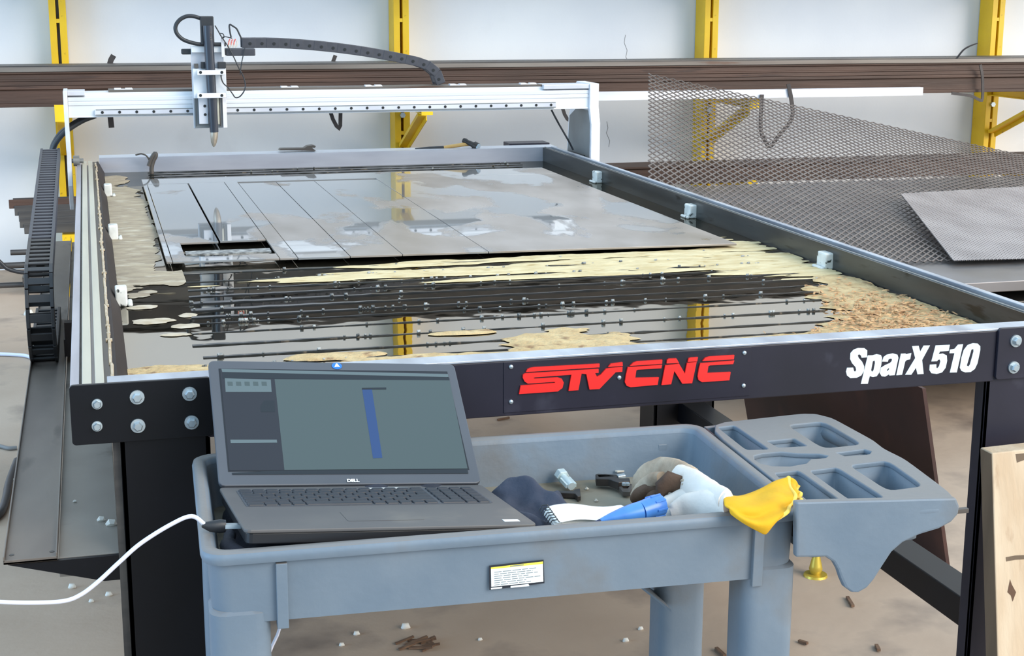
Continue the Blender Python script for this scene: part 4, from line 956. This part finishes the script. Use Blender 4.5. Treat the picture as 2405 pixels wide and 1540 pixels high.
rows = [[1]*14+['gap']+[1]*4, [1]*13+[1.5]+['gap']+[1]*4, [1.5]+[1]*12+[1]+['gap']+[1]*4, [1.75]+[1]*11+[1.75]+['gap']+[1]*4, [2.25]+[1]*10+[2.25]+['gap']+[1]*4, [1.25,1,1,1,5,1,1,1,1,1]+['gap']+[2,1,1]]
for j, row in enumerate(rows):
    hgt = .0105 if j == 0 else .0168; y0 = .0225 if j == 0 else .0345+(j-1)*.0174
    main = [r for r in row[:row.index('gap')]]; tot = sum(main); x = .0225; span = .258; un = span/tot
    for r in main: key_(x, x+un*r-g, y0, y0+hgt-g); x += un*r
    x = .2845
    for r in row[row.index('gap')+1:]: key_(x, x+.0172*r-g, y0, y0+hgt-g); x += .0172*r
lbox(.135, .235, .160, .215, .0001, .0004, 'touchpad', 'laptop_grey', bs, r=.003)
lbox(.337, .358, .222, .234, .0001, .0005, 'palm_sticker', 'label_white', bs)
lbox(.205, .262, .0125, .0165, .0001, .0006, 'power_strip', 'label_white', bs, r=.0018)
lid = lbox(0, LW, .004, LH, -.007, 0, 'lid', 'laptop_bezel', lt, f=ll, bevel=.0015, r=.008)
sx0, sx1, sy0, sy1 = .016, LW-.016, .030, LH-.018
lbox(sx0-.002, sx1+.002, sy0-.002, sy1+.002, .0001, .0004, 'screen_frame', 'laptop_dark', lid, f=ll)
scn = lbox(sx0, sx1, sy0, sy1, .0004, .0007, 'screen', 'screen_panel', lid, f=ll)
def scr(px, py):
    d = FW + RT*((px-1202.5)/FPX) - UP*((py-770)/FPX); p0_ = ll(0, 0, .0009); return CAM+d*((p0_-CAM).dot(lnrm)/d.dot(lnrm))
def spoly(pts, name, mt, lift=0):
    m = MB(); m.prism([scr(x, y)+lnrm*lift for x, y in pts], -lnrm*.0002); return build(m, name, mt, scn)
spoly(((520,866),(1052,878),(1053,885),(522,873)), 'screen_bar', 'screen_light'); spoly(((522,874),(1055,886),(1056,893),(523,888)), 'screen_bar', 'screen_dark')
spoly(((645,890),(1056,893),(1098,1100),(668,1103)), 'screen_view', 'screen_view')
spoly(((668,1104),(1098,1101),(1100,1111),(546,1114),(545,1110)), 'screen_bar', 'screen_dark')
spoly(((528,888),(636,891),(638,920),(530,920)), 'screen_panel', 'screen_light')
spoly(((541,1032),(650,1032),(651,1039),(542,1040)), 'screen_panel', 'screen_light')
spoly(((620,940),(645,940),(646,967),(613,967),(612,952)), 'screen_panel', 'screen_dark')
for i in range(5): spoly(((534+20*i,896),(546+20*i,896.4),(547+20*i,906),(535+20*i,905.6)), 'screen_icon', 'screen_view', .0002)
spoly(((850,911),(873,911),(898,1075),(876,1076)), 'screen_bar', 'screen_blue', .0003); spoly(((850,911),(907,910),(907,914.5),(850,915)), 'screen_bar', 'screen_dark', .0005)
# bezel lettering
t = text_mb('DELL', .012, .0002, .0004, 0, 1.1, .95); xs = [v.x for v in t.v]; mx_ = (max(xs)+min(xs))/2
O_ = scr(830, 1132); t.v = [O_+ex*((v.x-mx_)*.62)+ldir*(v.y*.62)+lnrm*(.0006+v.z) for v in t.v]; build(t, 'bezel_lettering', 'label_white', lid)
# round camera sticker
c_ = scr(791, 859)
m = MB(); m.loft([[c_+ex*(.0078*math.cos(a))+ldir*(.0065*math.sin(a))+lnrm*z for a in [2*math.pi*i/20 for i in range(20)]] for z in (-.0005,.0002)]); sk = build(m, 'camera_sticker', 'blue_sticker', lid)
m = MB(); m.prism([c_+ex*x+ldir*y+lnrm*.0006 for x, y in ((-.004,-.003),(.0,-.002),(.0045,-.0025),(.001,.0045),(-.001,.004))], -lnrm*.0003); build(m, 'sticker_mark', 'label_white', sk)
# ports and plug on the left side
m = MB(); a = lp(-.001, .19, -.009); m.add([a+ex*x+fy*y+uz*z for z in (-.0025,.0025) for x, y in ((-.015,-.006),(.006,-.006),(.006,.006),(-.015,.006))], [(0,3,2,1),(4,5,6,7),(0,1,5,4),(1,2,6,5),(2,3,7,6),(3,0,4,7)])
ub = thing('usb_cable', a, 'white cable with black plug running left from the laptop', 'cable')
build(m, 'plug', 'zinc', ub)
e0 = a-ex*.015; e1 = e0-ex*.028+V(0,0,.002); 
m = MB(); m.tube([e0+ex*.001, e0-ex*.006, e0-ex*.018, e1], [(.0055,.008),(.0065,.009),(.0055,.007),(.003,.003)], 10); build(m, 'boot', 'rubber', ub, smooth=60)
Yl = e1.y
pts = [e1+ex*.004]+[at(x, y, Y=Yl-.0*i) for i, (x, y) in enumerate(((450,1212),(400,1232),(330,1276),(280,1320),(230,1366),(190,1396),(150,1411),(80,1415),(0,1413),(-80,1405)))]
m = MB(); m.tube(curve_pts(pts, 6), .0028, 8); build(m, 'wire', 'cable_white', ub, smooth=60)
m = MB(); m.tube([at(x, y, Y=-.45) for x, y in ((660,1465),(652,1490),(640,1515),(628,1545),(600,1600))]+[at(560,1700,Y=-.42)], .0022, 6); build(m, 'hanging_wire', 'cable_white', None, 'thin white wire hanging under the cart beside its front left leg', 'cable', smooth=60)

# ================================================================== LOOSE THINGS IN THE CART TRAY
TF = RZ-.096+.0226      # tray floor height
def patch(rows_, name, mt, label, cat, th=.003, subd=2, group=None, parent=None):
    m = MB(); m.grid(rows_); return build(m, name, mt, parent, label, cat, group, smooth=70, solid=th, subd=subd)
# dark jacket bunched under the laptop
def cloth(name, mt, label, cx, cy_, rx, ry, top_h, seed, n=26, amp=.012):
    rows_ = []
    for j in range(n+1):
        r_ = []
        for i in range(n+1):
            u, v = i/n*2-1, j/n*2-1
            x, y = cx+u*rx*(1+.08*noise.noise((u*2, v*2, seed))), cy_+v*ry*(1+.08*noise.noise((u*2, v*2, seed+3)))
            e = max(0, 1-max(abs(u), abs(v))**5)
            z = TF+.002+top_h(u, v)*e+amp*e*(1.2-3.2*abs(noise.noise((x*11+y*5, y*9, seed)))-1.4*abs(noise.noise((x*26, y*20-x*9, seed+1))))
            p = cl_(x, y, max(z, TF+.002)); r_.append(p)
        rows_.append(r_)
    return patch(rows_, name, mt, label, 'cloth', .003, 1)
cloth('folded_jacket', 'cloth_black', 'black jacket bunched in the cart tray under the laptop', -.165, -.005, .185, .160, lambda u, v: .040+.012*v-.008*u if u < .7 else .03, 3.0, amp=.007)
cloth('navy_cloth', 'cloth_navy', 'dark navy cloth bunched right of the laptop', .078, -.015, .060, .115, lambda u, v: .040-.02*max(u, 0)+.010*v, 9.0, n=44, amp=.016)
m = MB(); m.tube(curve_pts([lp(-.004,.15,-.03), lp(-.010,.19,-.036), lp(.0,.215,-.040), lp(.02,.228,-.046)], 5), [.008]*4+[.011]*8+[.009]*4, 10); build(m, 'black_strap', 'cloth_black', None, 'black padded strap curling round the laptop front left corner', 'strap', smooth=60)
# notepad
def tp(x, y, z): return at(x, y, Z=z)
npd = thing('notepad', tp(1370, 1210, .80), 'white spiral notepad lying open beside the laptop', 'notepad')
zN = .812
rows_ = []
A_, B_, C_, D_ = tp(1278,1190,zN+.004), tp(1462,1181,zN+.010), tp(1490,1215,zN+.002), tp(1306,1231,zN-.002)
for j in range(5):
    rows_.append([(A_*(1-i/8)+B_*(i/8))*(1-j/4)+(D_*(1-i/8)+C_*(i/8))*(j/4)+V(0,0,.004*math.sin(i/8*6)) for i in range(9)])
m = MB(); m.grid(rows_); build(m, 'page', 'paper', npd, solid=.0012, smooth=70, subd=1)
m = MB(); m.add([A_+V(0,0,-.012), B_+V(0,0,-.018), C_+V(0,0,-.010), D_+V(0,0,-.008), A_+V(0,0,-.005), B_+V(0,0,-.013), C_+V(0,0,-.005), D_+V(0,0,-.004)], [(0,3,2,1),(4,5,6,7),(0,1,5,4),(1,2,6,5),(2,3,7,6),(3,0,4,7)]); build(m, 'pad', 'paper', npd)
for i in range(7):
    p = A_.lerp(D_, (i+.5)/7); q = (B_-A_).normalized()
    m = MB(); m.tube([p-q*.008+V(0,0,-.003), p-q*.004+V(0,0,.004), p+q*.003+V(0,0,.0045), p+q*.006+V(0,0,.001)], .0008, 5); build(m, 'wire_ring', 'rubber', npd)
    m = MB(); m.cyl(p+q*.008+V(0,0,.0002), p+q*.008+V(0,0,.0012), .0016, 8); build(m, 'punched_hole', 'tar', npd)
# blue tapered tube
bt = thing('blue_tube', tp(1480, 1200, .80), 'blue tapered plastic tube with round cap on the notepad', 'tube')
b0, b1 = tp(1396,1226,.815), tp(1505,1200,.822); b2 = tp(1528,1192,.824); b3 = tp(1550,1186,.824); dv = (b3-b2).normalized()
m = MB(); m.tube([b0.lerp(b1,t_) for t_ in (.12,.35,.6,.8,1)], [.0028,.007,.0105,.0125,.0135], 16); build(m, 'sleeve', 'blue_plastic', bt, smooth=60)
m = MB(); m.tube([b0, b0.lerp(b1,.06), b0.lerp(b1,.14)], [.0008,.0018,.0032], 10); build(m, 'tip', 'blue_dark', bt, smooth=60)
m = MB(); m.tube([b1, b2, b2+dv*.002, b3-dv*.003, b3, b3+dv*.002], [.0134,.0140,.0150,.0155,.0150,.0125], 20); cp_ = build(m, 'cap', 'blue_plastic', bt, smooth=40)
for i in range(8):
    a = 2*math.pi*i/8; u_ = dv.cross(V(0,0,1)).normalized(); v_ = u_.cross(dv); m = MB(); o_ = (u_*math.cos(a)+v_*math.sin(a))*.0150
    m.bar(b2+o_, b3+o_*1.02, .003, .0022, up=o_.normalized()); build(m, 'cap_rib', 'blue_plastic', cp_, bevel=.0005)
# pliers
pl = thing('locking_pliers', tp(1430, 1150, TF), 'dark locking pliers lying in the cart tray', 'pliers')
def flatpoly(pts, z, th, name, mt, parent):
    m = MB(); m.prism([tp(x, y, z) for x, y in pts], (0,0,th)); o_ = build(m, name, mt, parent, bevel=.001)
flatpoly(((1398,1131),(1405,1129),(1440,1134),(1455,1140),(1478,1140),(1480,1147),(1452,1150),(1430,1142),(1400,1141)), TF+.006, .012, 'handle', 'dark_tool', pl)
flatpoly(((1402,1124),(1420,1121),(1448,1123),(1450,1127),(1405,1129)), TF+.012, .006, 'lever', 'dark_tool', pl)
flatpoly(((1448,1122),(1466,1119),(1470,1124),(1452,1127)), TF+.013, .006, 'jaw', 'zinc', pl)
flatpoly(((1448,1148),(1456,1147),(1464,1158),(1474,1158),(1480,1147),(1486,1148),(1480,1166),(1462,1165)), TF+.003, .008, 'jaw', 'mill_grey', pl)
for x in (1466, 1474): m = MB(); p = tp(x, 1136, TF+.019); m.cyl(p-V(0,0,.002), p+V(0,0,.0015), .0035, 12); build(m, 'rivet', 'zinc', pl, smooth=40)
# bolt with nut
bo = thing('anchor_bolt', tp(1330, 1130, TF), 'pale zinc anchor bolt lying in the cart tray', 'bolt')
p, q = tp(1318,1115,TF+.016), tp(1343,1142,TF+.010)
m = MB(); m.cyl(p.lerp(q,.1), q, .0062, 10); build(m, 'shaft', 'zinc_pale', bo, smooth=40)
m = MB(); m.cyl(p.lerp(q,-.1), p.lerp(q,.22), .0105, 6); build(m, 'head', 'zinc_pale', bo, bevel=.001)
for s in (-1, 1): m = MB(); d = (q-p).normalized().cross(V(0,0,1)).normalized()*.007*s; m.bar(p.lerp(q,.35)+d, p.lerp(q,.95)+d, .003, .006); build(m, 'wing', 'zinc_pale', bo)
sb = thing('small_clip', tp(1335, 1168, TF), 'small dark steel clip in front of the anchor bolt', 'clip')
flatpoly(((1308,1163),(1345,1164),(1350,1160),(1362,1158),(1364,1176),(1356,1177),(1350,1170),(1310,1168)), TF+.002, .008, 'body', 'dark_tool', sb)
m = MB(); p = tp(1310,1164,TF+.012); m.cyl(p-V(0,0,.006), p, .0035, 10); build(m, 'stud', 'zinc', sb, smooth=40)
for i, (a, b_, r, mt, lab) in enumerate((((1447,1107),(1486,1103),.0025,'light_chip','thin pale stick near the back wall of the tray'), ((1578,1088),(1604,1104),.005,'mill_grey','grey scrap strip in the back right tray corner'), ((1590,1100),(1615,1110),.004,'light_chip','pale scrap piece behind the white gloves'), ((1425,1095),(1440,1110),.004,'splinter','rusty flake standing by the tray back wall'))):
    m = MB(); m.bar(tp(a[0],a[1],TF+.012), tp(b_[0],b_[1],TF+.006), r*2.2, r); build(m, 'scrap_piece', mt, None, lab, 'scrap', 'scrap in the cart tray', bevel=.0006)
for i, (x, y) in enumerate(((1414,1108),(1372,1112),(1400,1178),(1378,1150))):
    p = tp(x, y, TF); m = MB(); m.tube([p+V(-.002,0,.001), p+V(0,0,.0025), p+V(.003,0,.001)], [.001,.0028,.001], 6); build(m, 'tray_crumb', 'light_chip', None, ('crumb near the rusty flake at the tray back', 'crumb behind the pliers handle', 'crumb beside the notepad edge', 'crumb between the anchor bolt and the pliers')[i], 'crumb', 'crumbs in the tray')
# work gloves
def gp(x, y, z): return at(x, y, Z=z)
gw = thing('work_glove', gp(1600, 1150, .78), 'worn white work glove with brown palm and yellow cuff, on top', 'glove', 'pair of work gloves')
def limb(pts, radii, name, mt, parent, n=14, wob=.0015, seed=0):
    pts_ = curve_pts(pts, 5); rr = []
    for i in range(len(pts_)):
        t = i/(len(pts_)-1)*(len(radii)-1); k_ = min(int(t), len(radii)-2); f_ = t-k_; a, b_ = radii[k_], radii[k_+1]; rr.append((a[0]*(1-f_)+b_[0]*f_, a[1]*(1-f_)+b_[1]*f_))
    m = MB(); m.tube(pts_, rr, n)
    m.v = [v+V(noise.noise((v.x*60,v.y*60,seed)), noise.noise((v.x*60,v.y*60,seed+3)), noise.noise((v.x*60,v.z*60,seed+6)))*wob for v in m.v]
    return build(m, name, mt, parent, smooth=70)
limb([gp(1706,1178,.842), gp(1672,1166,.838), gp(1632,1150,.830), gp(1596,1140,.820)], [(.012,.017),(.014,.021),(.017,.028),(.016,.030)], 'hand_back', 'glove_white', gw, seed=1, wob=.003)
limb([gp(1628,1146,.824), gp(1590,1134,.816), gp(1552,1130,.806), gp(1518,1142,.794), gp(1496,1158,.780)], [(.016,.030),(.020,.036),(.020,.036),(.016,.028),(.008,.014)], 'palm', 'glove_tan', gw, seed=2, wob=.004)
limb([gp(1556,1124,.826), gp(1530,1130,.816), gp(1506,1146,.800), gp(1490,1164,.782)], [(.010,.010),(.0105,.0105),(.010,.010),(.006,.006)], 'finger', 'glove_tan', gw, seed=4, wob=.003)
limb([gp(1556,1140,.812), gp(1530,1146,.806), gp(1506,1160,.794), gp(1488,1172,.780)], [(.011,.011),(.0105,.0105),(.010,.010),(.006,.006)], 'finger', 'glove_brown', gw, seed=8, wob=.003)
limb([gp(1580,1152,.806), gp(1552,1156,.802), gp(1528,1166,.794), gp(1508,1176,.780)], [(.012,.012),(.011,.011),(.010,.010),(.006,.006)], 'finger', 'glove_brown', gw, seed=12, wob=.003)
limb([gp(1590,1118,.814), gp(1560,1114,.812), gp(1532,1120,.804), gp(1510,1134,.788)], [(.011,.011),(.011,.011),(.010,.010),(.006,.006)], 'finger', 'glove_tan', gw, seed=14, wob=.003)
limb([gp(1640,1172,.822), gp(1604,1172,.816), gp(1572,1184,.808), gp(1552,1196,.800)], [(.012,.014),(.013,.014),(.012,.013),(.008,.008)], 'thumb', 'glove_white', gw, seed=16, wob=.003)
m = MB(); c = gp(1576,1130,.838); m.tube([c+V(-.015,.002,-.020), c+V(-.012,.001,-.008), c+V(-.002,0,-.0005), c+V(.008,-.002,-.004), c+V(.014,-.003,-.018)], [(.003,.005),(.006,.013),(.007,.017),(.006,.015),(.003,.005)], 14); build(m, 'knuckle_patch', 'glove_brown', gw, smooth=60)
for k_ in range(3):
    c = gp(1606+9*k_, 1128+5*k_, .842); m = MB(); m.tube(curve_pts([c+V(-.003,.010,-.006), c+V(0,0,0), c+V(.002,-.012,-.012)], 4), .0022, 6); build(m, 'crease', 'glove_tan', gw, smooth=60)
g2 = thing('work_glove', gp(1640, 1200, .79), 'second white work glove lying flat under the first by the front rim', 'glove', 'pair of work gloves')
limb([gp(1712,1192,.836), gp(1670,1190,.828), gp(1620,1194,.816), gp(1575,1205,.808)], [(.010,.020),(.013,.024),(.013,.022),(.008,.012)], 'hand_back', 'glove_white', g2, seed=21)
limb([gp(1610,1200,.812), gp(1580,1206,.806), gp(1562,1212,.802)], [(.010,.012),(.010,.010),(.006,.006)], 'finger', 'glove_white', g2, seed=25)
# flared suede cuffs hanging over the rim
def cuff(ctrl, name, mt, parent, edge):
    rows_ = [curve_pts([at(x, y, Y=Y_) for x, y, Y_ in r], 6) for r in ctrl]
    cols = [curve_pts([r[i] for r in rows_], 6) for i in range(len(rows_[0]))]; rows_ = [list(r) for r in zip(*cols)]
    for i, r in enumerate(rows_):
        for j in range(len(r)):
            t = j/(len(r)-1); q = i/(len(rows_)-1)
            r[j] = r[j]+V(0,-1,.5)*(.0055*math.sin(q*15+2*t)*t+.006*noise.noise((q*5, t*3, 2)))
    m = MB(); m.grid(rows_); c_ = build(m, name, mt, parent, smooth=80, solid=.0025, subd=1)
    eg = [r[-1] for r in rows_]; m = MB(); m.tube(eg, .0028, 8); build(m, 'cuff_binding', edge, c_, smooth=70)
    return c_
fr_Y = -.575
cuff([[(1712,1162,-.530),(1742,1164,-.515),(1780,1150,-.500),(1818,1130,-.490),(1848,1121,-.485)],
      [(1700,1172,-.545),(1735,1172,-.548),(1780,1168,-.545),(1825,1152,-.530),(1862,1150,-.520)],
      [(1703,1186,-.562),(1738,1192,-.572),(1782,1194,-.575),(1826,1184,-.565),(1862,1178,-.552)],
      [(1712,1196,-.572),(1742,1212,-.588),(1782,1220,-.592),(1816,1214,-.588),(1846,1202,-.575)],
      [(1716,1206,-.574),(1744,1228,-.590),(1778,1244,-.594),(1800,1254,-.592),(1816,1226,-.590)]], 'cuff', 'glove_yellow', gw, 'glove_edge')
cuff([[(1790,1160,-.50),(1815,1140,-.485),(1842,1122,-.478),(1862,1126,-.475),(1872,1140,-.480)],
      [(1800,1168,-.52),(1825,1154,-.51),(1850,1142,-.50),(1866,1145,-.500),(1876,1158,-.505)],
      [(1806,1180,-.54),(1830,1176,-.535),(1850,1176,-.53),(1866,1174,-.530),(1878,1172,-.530)],
      [(1806,1188,-.55),(1830,1188,-.552),(1850,1188,-.552),(1864,1186,-.548),(1874,1182,-.545)]], 'cuff', 'glove_yellow', g2, 'glove_edge')

# ================================================================== PLANK AT THE RIGHT
tq = at(2330, 1064, Y=-.10); bq = at(2343, 1540, Y=-.17); dirn = (bq-tq); kf = (0-tq.z)/dirn.z; bq = tq+dirn*kf
sd_ = V(.16, .0, 0); th_ = V(0, .036, .0)
pk = thing('wooden_plank', (bq.x+.08, bq.y, 0), 'rough pine plank standing upright at the right picture edge', 'plank')
m = MB(); m.add([tq, tq+sd_+V(0,0,.004), tq+sd_+th_+V(0,0,.004), tq+th_, bq, bq+sd_, bq+sd_+th_, bq+th_], [(0,1,2,3),(7,6,5,4),(4,5,1,0),(5,6,2,1),(6,7,3,2),(7,4,0,3)]); build(m, 'board', 'wood_pine', pk, bevel=.002)
m = MB(); o_ = V(-.0006,0,0); m.add([tq+o_+V(0,.001,-.002), tq+th_+o_+V(0,-.001,-.002), bq+th_+o_, bq+o_, tq+V(0,.001,-.002), tq+th_+V(0,-.001,-.002), bq+th_, bq], [(0,1,2,3),(7,6,5,4),(0,4,5,1),(1,5,6,2),(2,6,7,3),(3,7,4,0)]); build(m, 'shaded_edge', 'wood_side', pk)  # thin dark skin paints the plank's left side as shaded
def plk(x, y): t_ = 0; d = FW + RT*((x-1202.5)/FPX) - UP*((y-770)/FPX); n_ = (sd_.cross(bq-tq)).normalized(); return CAM+d*((tq-CAM).dot(n_)/d.dot(n_)), (n_ if n_.y < 0 else -n_)
for pts, nm in (([(2362,1308),(2384,1304),(2405,1303),(2405,1313),(2384,1314),(2363,1318)], 'ink_stamp'), ([(2372,1360),(2376,1372),(2386,1390),(2378,1412),(2374,1398),(2366,1390)], 'knot'), ([(2385,1066),(2405,1064),(2405,1080),(2388,1086)], 'ink_stamp')):
    q = []
    for x, y in pts: p, n_ = plk(x, y); q.append(p+n_*.0006)
    m = MB(); m.prism(q, -n_*.0005); build(m, nm, 'splinter' if nm == 'knot' else 'wood_side', pk)

# ================================================================== SMALL THINGS ON THE FLOOR
def fl(x, y): return at(x, y, Z=0)
for i, (x, y, r) in enumerate(((953,1475,.010),(838,1490,.007),(803,1516,.006),(1128,1503,.005),(1505,1478,.006),(1470,1506,.007),(170,1380,.009),(256,1398,.008),(215,1413,.006),(68,740,.02),(30,1135,.012))):
    p = fl(x, y); m = MB(); m.tube([p+V(-r,0,0), p+V(-r*.4,0,r*.5), p+V(r*.4,0,r*.55), p+V(r,0,0)], [r*.3,r*.9,r*.8,r*.2], 7)
    nm = ('brightest white pebble on the floor under the sticker', 'pale pebble left of the bright one on the floor', 'small pale pebble low on the floor near the cart leg', 'tiny pale pebble right of the wood splinters', 'small pebble on the floor left of the cart back leg', 'lower small pebble on the floor left of the cart back leg',
          'pale pebble on the floor left of the white cable', 'pebble on the floor just right of the white cable', 'small pebble on the floor under the white cable', 'pale pebble on the floor by the cable carrier', 'pale pebble at the left edge beside the tray')[i]
    build(m, 'pebble', 'stone_white', None, nm, 'pebble', 'pebbles on the floor', smooth=60)
sp_ = thing('wood_splinters', fl(985, 1512), 'small heap of brown wood splinters on the floor', 'splinters')
for i in range(11):
    p = fl(985+random.uniform(-36,36), 1512+random.uniform(-14,16)); a = random.uniform(-.5,.5); L_ = random.uniform(.012,.03)
    m = MB(); m.bar(p+V(-math.cos(a)*L_,-math.sin(a)*L_,.003), p+V(math.cos(a)*L_,math.sin(a)*L_,.005+random.uniform(0,.008)), random.uniform(.004,.009), .004); build(m, 'splinter', 'splinter', sp_)
for i, (a, b_, lab) in enumerate((((1682,1525),(1702,1545),'dark twig on the floor right of the cart back leg'), ((1990,1405),(2003,1428),'dark twig on the shaded floor below the organizer'), ((1876,1508),(1896,1516),'short twig on the floor beside the cart front right leg'), ((2058,1518),(2064,1532),'dark flake on the lit floor by the table leg'), ((1168,988),(1196,984),'brown flake on the floor behind the cart'))):
    m = MB(); m.bar(fl(*a)+V(0,0,.004), fl(*b_)+V(0,0,.006), .008, .006); build(m, 'twig', 'splinter', None, lab, 'twig', 'twigs on the floor')
by = thing('brass_fitting', fl(1915, 1352), 'small yellow brass fitting on the floor behind the cart', 'fitting')
c = fl(1915, 1352); m = MB(); m.tube([c, c+V(0,0,.006)], [.032,.030], 14); build(m, 'flange', 'brass', by, smooth=40)
m = MB(); m.tube([c+V(0,0,.006), c+V(0,0,.02), c+V(0,0,.03), c+V(0,0,.055), c+V(0,0,.09)], [.012,.018,.016,.010,.004], 14); build(m, 'stem', 'brass', by, smooth=50)
for pts, r, mt, lab in ((((-60,835),(0,836),(30,837),(62,840),(90,850)), .008, 'cable_white', 'pale cable on the floor at the left edge, level with the side rail'), (((-60,1040),(0,1052),(20,1057),(40,1056)), .007, 'cable_grey', 'grey cable on the floor left of the tray'), (((-40,1240),(0,1215),(14,1180),(22,1140),(40,1090)), .012, 'rubber', 'black hose on the floor along the left picture edge'), (((-60,560),(0,615),(20,632),(60,640),(110,634)), .010, 'rubber', 'black hose drooping below the low left steel')):
    m = MB(); P_ = [fl(x, y)+V(0,0,r) if mt != 'rubber' or y > 700 else at(x, y, Y=5.5) for x, y in pts]; m.tube(curve_pts(P_, 5), r, 8); build(m, 'loose_cable', mt, None, lab, 'cable', smooth=60)
m = MB(); a = at(2236,1201,Y=-.5); m.bar(a+V(-.06,0,0), a+V(.024,0,.0005), .008, .006); build(m, 'steel_rod', 'mill_grey', None, 'short grey rod sticking out behind the organizer handle', 'rod')
